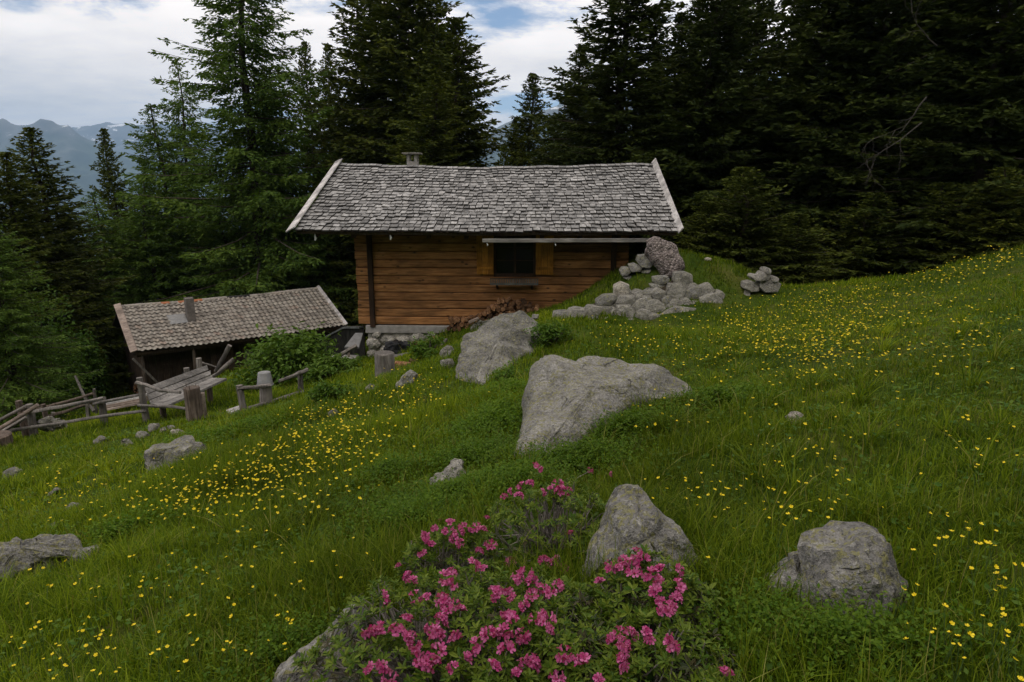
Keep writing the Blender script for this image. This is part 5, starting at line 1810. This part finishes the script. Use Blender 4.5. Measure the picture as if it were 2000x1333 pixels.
grass_root = empty('meadow_grass', (0, 0, 0))
tag(grass_root, 'long green meadow grass with scattered dry stalks', None, None, 'stuff')
LEAFP = []
ntot = 0
for zi, (r0, r1, dens, per, rad, hmin, hmax, wid, seg) in enumerate(((.9, 3.6, 470, 13, .055, .07, .20, .0050, 3), (3.6, 8, 210, 13, .085, .06, .17, .0070, 2), (8, 13, 80, 13, .12, .055, .14, .0120, 2),
                                                                  (13, 20, 38, 13, .17, .055, .13, .019, 2), (20, 34, 4.5, 12, .40, .08, .22, .045, 2))):
    x, y = ring(r0, r1, dens)
    lush = fbm(x / 1.6, y / 1.6, 31, 3)
    hb = fbm(x / 2.2 + 40, y / 2.2, 47, 3)
    turf = np.clip(1.5 - np.hypot((x - 4.6) / 2.4, (y - 6.4) / 3.0), 0, 1)
    turf = np.maximum(turf, np.clip(1.3 - np.hypot((x - 9) / 4, (y - 11.5) / 1.8), 0, .8))
    hs = np.clip(1 + 1.1 * lush, .5, 1.9) * (1 - .55 * turf) * rng.uniform(.75, 1.25, len(x))
    m = np.where(rng.random(len(x)) < .10 + .3 * np.clip(hb, 0, 1), 4, per)
    rep = np.repeat(np.arange(len(x)), m)
    rr_ = rad * np.sqrt(rng.random(len(rep))) * 1.25; a = rng.random(len(rep)) * 6.283
    bx, by = x[rep] + rr_ * np.cos(a), y[rep] + rr_ * np.sin(a)
    ok = np.ones(len(bx), bool)
    for (sx_, sy_, srx, sry) in SHRUB_XY:
        ok &= ((bx - sx_) / srx) ** 2 + ((by - sy_) / sry) ** 2 > .80 + .5 * rng.random(len(bx)) ** 3
    bx, by, rep, a = bx[ok], by[ok], rep[ok], a[ok]
    ok, bz = clear_mask(bx, by, .03)
    bx, by, bz, rep, a = bx[ok], by[ok], bz[ok], rep[ok], a[ok]
    n = len(bx)
    h = rng.uniform(hmin, hmax, n) * hs[rep]
    tuftdir = rng.random(len(x))[rep] * 6.283
    da = np.where(rng.random(n) < .5, a, tuftdir) + rng.normal(0, .8, n)
    ln = h * np.abs(rng.normal(.55, .32, n))
    straw = rng.random(n) < .03 + .08 * turf[rep] + .08 * np.clip(-lush[rep], 0, 1)
    h = np.where(straw, h * rng.uniform(1.0, 1.7, n), h)
    wv = wid * rng.uniform(.6, 1.35, n) * np.where(straw, .6, 1)
    link_mesh('grass', blade_mesh('grass', bx, by, bz, h, ln, da, wv, 'grass', seg, ('straw', straw)), grass_root)['kind'] = 'stuff'
    ntot += n
    # broad-leaved herbs between the blades
    if r0 < 13:
        pick = np.where(rng.random(len(x)) < .16 + .5 * np.clip(hb, 0, 1))[0]
        k = 7
        rp = np.repeat(pick, k)
        px_, py_ = x[rp] + rng.normal(0, rad * .7, len(rp)), y[rp] + rng.normal(0, rad * .7, len(rp))
        ok, pz_ = clear_mask(px_, py_, .03)
        LEAFP.append(np.stack([px_, py_, pz_ + rng.uniform(.01, .085, len(rp)), np.full(len(rp), .03 + .0022 * r0)], 1)[ok])
# long-bladed tussocks that break up the sward
tx, ty = ring(1.6, 11, 3.6)
tr = np.hypot(tx, ty)
keep = fbm(tx / 1.9 + 7, ty / 1.9, 61, 3) > -.12
tx, ty, tr = tx[keep], ty[keep], tr[keep]
rep = np.repeat(np.arange(len(tx)), 46)
a = rng.random(len(rep)) * 6.283
q = .045 * np.sqrt(rng.random(len(rep))) * (1 + .06 * tr[rep])
bx, by = tx[rep] + q * np.cos(a), ty[rep] + q * np.sin(a)
ok = np.ones(len(bx), bool)
for (sx_, sy_, srx, sry) in SHRUB_XY:
    ok &= ((bx - sx_) / srx) ** 2 + ((by - sy_) / sry) ** 2 > 1.1
bx, by, rep, a = bx[ok], by[ok], rep[ok], a[ok]
ok, bz = clear_mask(bx, by, .03)
bx, by, bz, rep, a = bx[ok], by[ok], bz[ok], rep[ok], a[ok]
n = len(bx)
h = rng.uniform(.12, .27, n) * (.7 + .6 * rng.random(len(tx)))[rep]
link_mesh('tussocks', blade_mesh('tussocks', bx, by, bz, h, h * np.abs(rng.normal(.75, .3, n)), a + rng.normal(0, .5, n), (.0042 + .0005 * tr[rep]) * rng.uniform(.7, 1.3, n), 'grass', 3, ('straw', rng.random(n) < .05)), grass_root)['kind'] = 'stuff'
LEAFP = np.concatenate(LEAFP)
n = len(LEAFP)
a = rng.random(n) * 6.283
d = unit(np.stack([np.cos(a), np.sin(a), rng.uniform(-.3, .6, n)], 1))
L = LEAFP[:, 3] * rng.uniform(.6, 1.3, n)
link_mesh('herb_leaves', leaf_mesh('herb_leaves', LEAFP[:, :3], d, L, L * .3, 'herb'), grass_root)['kind'] = 'stuff'
print('blades', ntot, 'herb leaves', n)

# bilberry cushions
bx_ = []
for (px, py, rx, ry, nn) in ((880, 985, .75, .38, 900), (800, 1035, .5, .25, 350), (970, 830, .45, .6, 700), (940, 900, .5, .35, 500), (1640, 1290, .40, .12, 330), (1480, 1240, .22, .2, 160), (1000, 770, .5, .4, 380), (1130, 905, .45, .3, 420), (1210, 850, .55, .3, 480), (470, 845, .9, .4, 300),
                             (1010, 965, .35, .2, 250), (560, 1290, .3, .15, 150), (1400, 790, .5, .4, 300), (230, 1050, .5, .3, 220), (760, 930, .3, .3, 120)):
    c = ground_hit([px], [py])[0]
    a = rng.uniform(0, 6.28, nn); q = np.abs(rng.normal(0, .62, nn)) * (1 + .25 * np.sin(3 * a + px))
    bx_.append(np.stack([c[0] + rx * q * np.cos(a), c[1] + ry * q * np.sin(a)], 1))
bx_ = np.concatenate(bx_)
ok, zz = clear_mask(bx_[:, 0], bx_[:, 1])
bx_, zz = bx_[ok], zz[ok]
n = len(bx_)
# each sprig: a leaning shoot carrying small leaves
k = 16
rep = np.repeat(np.arange(n), k)
far = 1 + np.clip(np.hypot(bx_[:, 0], bx_[:, 1]) - 3, 0, 8) * .16
q = rng.random(len(rep))
shoot = rng.integers(0, 3, len(rep))
so_ = rng.normal(0, .045, (n, 3, 2)); lean_ = rng.normal(0, .05, (n, 3, 2)); hh_ = rng.uniform(.08, .19, (n, 3))
xy = bx_[rep] + so_[rep, shoot] + lean_[rep, shoot] * q[:, None] ** 2
zb = HG(xy[:, 0], xy[:, 1]) + hh_[rep, shoot] * (.15 + .85 * q) * (1 + .4 * fbm(xy[:, 0] * 3, xy[:, 1] * 3, 88, 2))
a = rng.random(len(rep)) * 6.283
d = unit(np.stack([np.cos(a), np.sin(a), rng.uniform(.1, 1.0, len(rep))], 1))
L = rng.uniform(.012, .021, len(rep)) * far[rep]
o = link_mesh('bilberry_cover', leaf_mesh('bilberry_cover', np.column_stack([xy, zb]), d, L, L * .32, 'bilberry'))
tag(o, 'bright green bilberry cushions around the rocks', None, None, 'stuff')

# ------------------------------------------------------------------ buttercups
def blossom(seed, r0=.0095):
    r_ = random.Random(seed)
    b = MB()
    for k in range(5):
        a = 2 * math.pi * k / 5 + r_.uniform(-.1, .1)
        ca, sa = math.cos(a), math.sin(a)
        rr_ = r0 * r_.uniform(.9, 1.1)
        cup = r_.uniform(.3, .75)
        def q(rad, off, z): return (ca * rad - sa * off, sa * rad + ca * off, z)
        b.add([q(.001, 0, 0), q(rr_ * .55, rr_ * .40, rr_ * cup * .35), q(rr_, rr_ * .42, rr_ * cup), q(rr_ * 1.08, 0, rr_ * cup * 1.05), q(rr_, -rr_ * .42, rr_ * cup), q(rr_ * .55, -rr_ * .40, rr_ * cup * .35)],
              [(0, 1, 2, 3), (0, 3, 4, 5)])
    n = 6
    b.add([(math.cos(2 * math.pi * i / n) * r0 * .3, math.sin(2 * math.pi * i / n) * r0 * .3, r0 * .22) for i in range(n)] + [(0, 0, r0 * .45)], [(i, (i + 1) % n, n) for i in range(n)])
    return b
def stemb(seed, h=.20):
    r_ = random.Random(seed)
    b = MB()
    ox, oy = r_.uniform(-.04, .04), r_.uniform(-.04, .04)
    b.tube([(ox, oy, -h - .02), (ox * .5 + r_.uniform(-.01, .01), oy * .5, -h * .5), (0, 0, -.001)], [.0018, .0014, .0011], 4)
    return b
BL_ = [blossom(k) for k in range(5)]
BLm = [b.mesh('blossom', M['yellow']) for b in BL_]
STm = [stemb(k).mesh('stem', M['stem']) for k in range(4)]
# far flowers: head and stem in one source mesh
FARm = []
for k in range(5):
    me = bpy.data.meshes.new('far_flower')
    st_ = stemb(k + 9)
    b = MB().add(BL_[k].v, BL_[k].f)
    nb0 = len(b.f)
    b.add(st_.v, st_.f)
    me.from_pydata(b.v, [], b.f)
    me.materials.append(M['yellow']); me.materials.append(M['stem'])
    me.polygons.foreach_set('material_index', np.array([0] * nb0 + [1] * len(st_.f), np.int32))
    FARm.append(me)


def in_poly(poly, n):
    p = np.array(poly, float)
    lo, hi = p.min(0), p.max(0)
    out = []
    while len(out) < n:
        q = rng.uniform(lo, hi, (n * 3, 2))
        c = np.zeros(len(q), bool)
        for i in range(len(p)):
            a, b_ = p[i - 1], p[i]
            cr = ((a[1] > q[:, 1]) != (b_[1] > q[:, 1])) & (q[:, 0] < (b_[0] - a[0]) * (q[:, 1] - a[1]) / (b_[1] - a[1] + 1e-9) + a[0])
            c ^= cr
        out += list(q[c])
    return np.array(out[:n])


zones = [([(1400, 612), (1540, 575), (1790, 545), (1720, 640), (1640, 700), (1500, 690), (1420, 650)], 900),
         ([(1150, 640), (1400, 605), (1640, 690), (1600, 740), (1350, 720), (1180, 690)], 380),
         ([(1780, 545), (2000, 478), (2000, 500), (1800, 556)], 210), ([(1640, 590), (2000, 560), (2000, 700), (1650, 720)], 170),
         ([(880, 725), (840, 775), (720, 870), (500, 970), (300, 1010), (230, 1005), (330, 920), (480, 880), (640, 800), (760, 745)], 470),
         ([(620, 830), (740, 860), (640, 930), (400, 990), (300, 1000), (430, 900)], 170),
         ([(540, 800), (700, 770), (800, 730), (880, 745), (760, 800), (600, 850)], 150),
         ([(0, 1120), (200, 1080), (420, 1060), (640, 1050), (740, 1100), (620, 1240), (300, 1340), (0, 1340)], 115),
         ([(20, 1190), (230, 1200), (260, 1333), (0, 1333)], 18),
         ([(580, 880), (760, 850), (740, 960), (560, 1050), (380, 1040)], 80), ([(1350, 760), (2000, 700), (2000, 900), (1400, 900)], 45),
         ([(0, 930), (200, 880), (300, 1000), (100, 1030)], 50)]
fl = [in_poly(p, n) + rng.normal(0, 1, (n, 2)) * np.array([30, 13]) for p, n in zones]
for cx_, cy__, sx_, sy_, n in ((1390, 945, 55, 22, 34), (1560, 880, 45, 30, 14), (1610, 945, 55, 25, 16), (1850, 1040, 40, 20, 16), (1930, 890, 40, 22, 9), (1930, 1090, 45, 28, 12), (1870, 1240, 60, 50, 15), (1965, 1190, 25, 40, 9),
                               (1470, 1000, 60, 25, 15), (1290, 800, 50, 30, 14), (1960, 1290, 30, 30, 4), (1250, 790, 30, 20, 8), (1700, 1040, 120, 40, 6), (1830, 1170, 50, 40, 5)):
    fl.append(np.stack([rng.normal(cx_, sx_, n), rng.normal(cy__, sy_, n)], 1))
fl = np.concatenate(fl)
hp_ = ground_hit(fl[:, 0], fl[:, 1], .16, 24)
gd = ~np.isnan(hp_[:, 0])
hp_ = hp_[gd]
ok, zz = clear_mask(hp_[:, 0], hp_[:, 1])
hp_, zz = hp_[ok], zz[ok]
hgt = rng.uniform(.11, .21, len(hp_))
hp_[:, 2] = zz + hgt
order = np.argsort(np.linalg.norm(hp_, axis=1))
hp_, hgt = hp_[order], hgt[order]
print('flowers', len(hp_))
for k in range(300):
    e = empty('buttercup', hp_[k] - np.array([0, 0, hgt[k]]), random.uniform(0, 6.28), 'yellow buttercup on a thin stem in the near meadow grass', 'flower', 'buttercups in the near meadow')
    bo_ = link_mesh('blossom', random.choice(BLm), e, (0, 0, hgt[k]))
    bo_.rotation_euler = (random.gauss(0, .3), random.gauss(0, .3), 0)
    s = random.uniform(.5, .95)
    bo_.scale = (s, s, s)
    so_ = link_mesh('stem', random.choice(STm), e, (0, 0, hgt[k]))
    so_.scale = (1, 1, hgt[k] / .20)
rest_ = hp_[300:]
n = len(rest_)
s_ = rng.uniform(.7, 1.2, n) * (1 + np.clip(np.linalg.norm(rest_, axis=1) - 4, 0, 12) / 22)
gn_scatter('far_buttercups', rest_, np.stack([rng.normal(0, .3, n), rng.normal(0, .3, n), rng.uniform(0, 6.28, n)], 1), np.stack([s_, s_, np.ones(n)], 1), rng.integers(0, 5, n), FARm, 'drifts of yellow buttercups across the farther meadow')

# ------------------------------------------------------------------ alpenrose shrubs
def rosette(r_, c, d, size, b):
    """whorl of narrow leaves round a shoot tip"""
    d = d.normalized()
    s0 = d.cross(Vector((.3, .2, .9)) if abs(d.z) < .95 else Vector((1, 0, 0))).normalized()
    s1 = d.cross(s0)
    n = r_.randint(8, 12)
    for k in range(n):
        a = 2.4 * k + r_.uniform(-.3, .3)
        el = r_.uniform(.1, 1.0) * (k / n) + r_.uniform(0, .25)
        out = s0 * math.cos(a) + s1 * math.sin(a)
        ld = (out * math.cos(el) + d * math.sin(el)).normalized()
        L = size * r_.uniform(.7, 1.15); W = L * .17
        ws = ld.cross(d).normalized()
        p = c - d * size * .5 * (1 - k / n)
        up = ws.cross(ld)
        b.add([p, p + ld * L * .35 + ws * W * .9 + up * W * .35, p + ld * L * .75 + ws * W * .85 + up * W * .3, p + ld * L - up * L * .06, p + ld * L * .75 - ws * W * .85 + up * W * .3, p + ld * L * .35 - ws * W * .9 + up * W * .35],
              [(0, 1, 2, 3), (0, 3, 4, 5)])


def flower_cluster(seed):
    r_ = random.Random(seed)
    b = MB()
    for f in range(r_.randint(6, 10)):
        d = Vector((r_.gauss(0, .8), r_.gauss(0, .8), r_.uniform(.05, 1))).normalized()
        s0 = d.cross(Vector((.1, .3, .95)) if abs(d.z) < .9 else Vector((1, 0, 0))).normalized(); s1 = d.cross(s0)
        c0 = d * r_.uniform(.006, .016); Lb = r_.uniform(.014, .019)
        ring0 = []
        for k in range(5):
            a = 2 * math.pi * k / 5
            o_ = s0 * math.cos(a) + s1 * math.sin(a)
            o2 = s0 * math.cos(a + .63) + s1 * math.sin(a + .63)
            o0 = s0 * math.cos(a - .63) + s1 * math.sin(a - .63)
            fl_ = r_.uniform(.8, 1.2)
            b.add([c0 + o0 * .0025, c0 + o2 * .0025, c0 + d * Lb * .7 + o2 * .0055, c0 + d * Lb * .7 + o0 * .0055], [(0, 1, 2, 3)])
            b.add([c0 + d * Lb * .7 + o0 * .0055, c0 + d * Lb * .7 + o2 * .0055, c0 + d * (Lb * .98) + o_ * .012 * fl_ + (o2 - o0) * .0045, c0 + d * (Lb * 1.02) + o_ * .0145 * fl_, c0 + d * (Lb * .98) + o_ * .012 * fl_ - (o2 - o0) * .0045], [(0, 1, 2, 3, 4)])
    return b.mesh('blossom_cluster', M['pink'])


CLm = [flower_cluster(k) for k in range(6)]
blos = [(1047, 915), (1153, 920), (1198, 927), (955, 987), (984, 971), (1020, 953), (1013, 971), (1058, 963), (1090, 947), (1094, 960), (1107, 960), (828, 1062), (846, 1034), (822, 1048), (826, 1080), (860, 1016), (880, 1026), (887, 1052), (905, 1028), (898, 1062), (932, 1032), (950, 1016), (934, 1080), (959, 1068), (997, 1100), (882, 1120), (878, 1147), (945, 1115), (801, 1129), (813, 1167), (745, 1170), (779, 1109), (855, 1183), (889, 1183), (878, 1210), (790, 1214), (842, 1230), (853, 1250), (743, 1232), (725, 1228), (788, 1255), (830, 1287), (817, 1293), (842, 1293), (891, 1255), (752, 1298), (720, 1305), (763, 1329), (966, 1163), (990, 1154), (1026, 1124), (1038, 1140), (1060, 1156), (1062, 1100), (1090, 1097), (1103, 1111), (1090, 1145), (1024, 1185), (988, 1196), (997, 1210), (988, 1235), (955, 1241), (1020, 1241), (1047, 1210), (1069, 1215), (990, 1273), (1024, 1304), (1011, 1318), (1035, 1300), (1103, 1280), (1090, 1327), (887, 1309), (1116, 1046), (1166, 1073), (1175, 1109), (1173, 1142), (1195, 1111), (1220, 1095), (1242, 1082), (1238, 1124), (1281, 1133), (1292, 1120), (1326, 1113), (1326, 1151), (1283, 1158), (1310, 1187), (1285, 1194), (1209, 1237), (1258, 1241), (1211, 1275), (1220, 1295), (1310, 1264), (1205, 1300), (1415, 1325), (840, 1070), (868, 1040), (915, 1040), (1075, 1105), (1050, 1150), (1270, 1125), (1232, 1110), (865, 1175), (875, 1195), (1005, 1225), (1300, 1195), (1215, 1260), (850, 1240), (800, 1245), (1000, 1165), (840, 1050), (893, 1040), (940, 1040), (870, 1130), (805, 1140), (835, 1170), (900, 1195), (862, 1210), (775, 1235), (812, 1262), (858, 1275), (905, 1290), (930, 1265), (735, 1245), (1040, 1165), (1075, 1160), (1010, 1130), (1085, 1110), (1055, 1205), (1080, 1225), (975, 1245), (1040, 1290), (1110, 1290), (1190, 1095), (1215, 1115), (1255, 1095), (1300, 1135), (1290, 1175), (1320, 1170), (1230, 1245), (1275, 1250), (1200, 1255), (1225, 1285), (1320, 1255), (1035, 945), (1075, 958), (1000, 960), (965, 1155), (925, 1105), (1140, 1300), (960, 1310), (1170, 1330)]
# shrubs: photo position of the dome centre, radius x / y in metres, height
SH = [dict(px=900, py=1235, rx=.64, ry=.56, h=.30, lb='largest alpenrose shrub, thick with pink blossom, in the foreground', nr=1000),
      dict(px=1075, py=1000, rx=.36, ry=.40, h=.30, lb='leggy alpenrose shrub with bare grey stems above the main pink shrub', nr=300),
      dict(px=1265, py=1165, rx=.28, ry=.24, h=.24, lb='alpenrose shrub blooming at the foot of the pyramid rock', nr=300),
      dict(px=1240, py=1300, rx=.34, ry=.26, h=.20, lb='low alpenrose shrub with few blossoms beneath the pyramid rock shrub', nr=360),
      dict(px=1060, py=1275, rx=.30, ry=.30, h=.27, lb='alpenrose shrub merging with the uphill flank of the largest one', nr=330),
      dict(px=880, py=1085, rx=.26, ry=.26, h=.30, lb='upright alpenrose shrub with a crowded pink crown behind the largest one', nr=260)]
for k, s in enumerate(SH):
    g = ground_hit([s['px']], [s['py']], s['h'] * .6)[0]
    s['c'] = Vector((g[0], g[1], hz(g[0], g[1])))
    s['o'] = empty('alpenrose_shrub', s['c'], 0, s['lb'], 'shrub')
    s['cl'] = []


def canopy(x, y):
    z = HG(x, y) + .02
    for s in SH:
        q = ((x - s['c'].x) / s['rx']) ** 2 + ((y - s['c'].y) / s['ry']) ** 2
        d = s['c'].z + s['h'] * np.sqrt(np.clip(1 - q ** 1.5, 0, 1)) * (1 + .25 * fbm(x * 6, y * 6, 71, 2)) + .06 * fbm(x * 9, y * 9, 77, 2)
        z = np.maximum(z, np.where(q < 1, d + (HG(x, y) - s['c'].z) * .7, z))
    return z


_ts = np.arange(1.0, 5.0, .01)
for (px, py) in blos:
    dx, dy, dz = (float(q) for q in raydir(px, py))
    under = dz * _ts < canopy(dx * _ts, dy * _ts) + .03
    t = float(_ts[np.argmax(under)]) if under.any() else 3.0
    p = Vector((dx * t, dy * t, dz * t))
    s = min(SH, key=lambda s: ((p.x - s['c'].x) / s['rx']) ** 2 + ((p.y - s['c'].y) / s['ry']) ** 2)
    s['cl'].append(p)
for k, s in enumerate(SH):
    r_ = random.Random(300 + k)
    new, old, br = MB(), MB(), MB()
    tips = []
    AQ = np.array([(r_.uniform(0, 6.283), math.sqrt(r_.random()) * r_.uniform(.9, 1.15)) for i in range(s['nr'])])
    XX, YY = s['c'].x + s['rx'] * AQ[:, 1] * np.cos(AQ[:, 0]), s['c'].y + s['ry'] * AQ[:, 1] * np.sin(AQ[:, 0])
    ZT = canopy(XX, YY)
    for i in range(s['nr']):
        a, q = AQ[i]
        x, y, zt = float(XX[i]), float(YY[i]), float(ZT[i])
        zg = hz(x, y)
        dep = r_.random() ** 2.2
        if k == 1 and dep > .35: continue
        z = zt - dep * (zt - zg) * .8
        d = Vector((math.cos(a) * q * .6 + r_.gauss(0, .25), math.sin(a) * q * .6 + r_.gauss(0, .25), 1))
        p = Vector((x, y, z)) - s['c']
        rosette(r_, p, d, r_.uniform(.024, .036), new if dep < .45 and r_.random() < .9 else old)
        tips.append(p)
    for p in s['cl']:
        tips.append(p - s['c'])
        for j in range(2):
            rosette(r_, p - s['c'] + Vector((r_.gauss(0, .02), r_.gauss(0, .02), -.02)), Vector((r_.gauss(0, .4), r_.gauss(0, .4), 1)), .03, new)
    for i, p in enumerate(tips):
        if i % (2 if k == 1 else 3): continue
        f = Vector((p.x * .35 + r_.gauss(0, .03), p.y * .35 + r_.gauss(0, .03), (hz(s['c'].x + p.x * .35, s['c'].y + p.y * .35) - s['c'].z) - .02))
        m1 = f.lerp(p, .45) + Vector((p.x * .15 + r_.gauss(0, .03), p.y * .15 + r_.gauss(0, .03), r_.uniform(-.03, .03)))
        br.tube([f, f.lerp(m1, .5) + Vector((r_.gauss(0, .012),) * 3), m1, m1.lerp(p, .5) + Vector((r_.gauss(0, .01),) * 3), p], [.0065, .0055, .0045, .0032, .002], 5)
    br.build('stems', M['dead_twig'], s['o'], True)
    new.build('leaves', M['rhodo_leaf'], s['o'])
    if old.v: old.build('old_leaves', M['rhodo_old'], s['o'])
    for p in s['cl']:
        o = link_mesh('blossom_cluster', r_.choice(CLm), s['o'], p - s['c'])
        sc_ = r_.uniform(.68, 1.10)
        o.scale = (sc_, sc_, sc_)
        o.rotation_euler = (r_.gauss(-.3, .35), r_.gauss(0, .35), r_.uniform(0, 6.28))
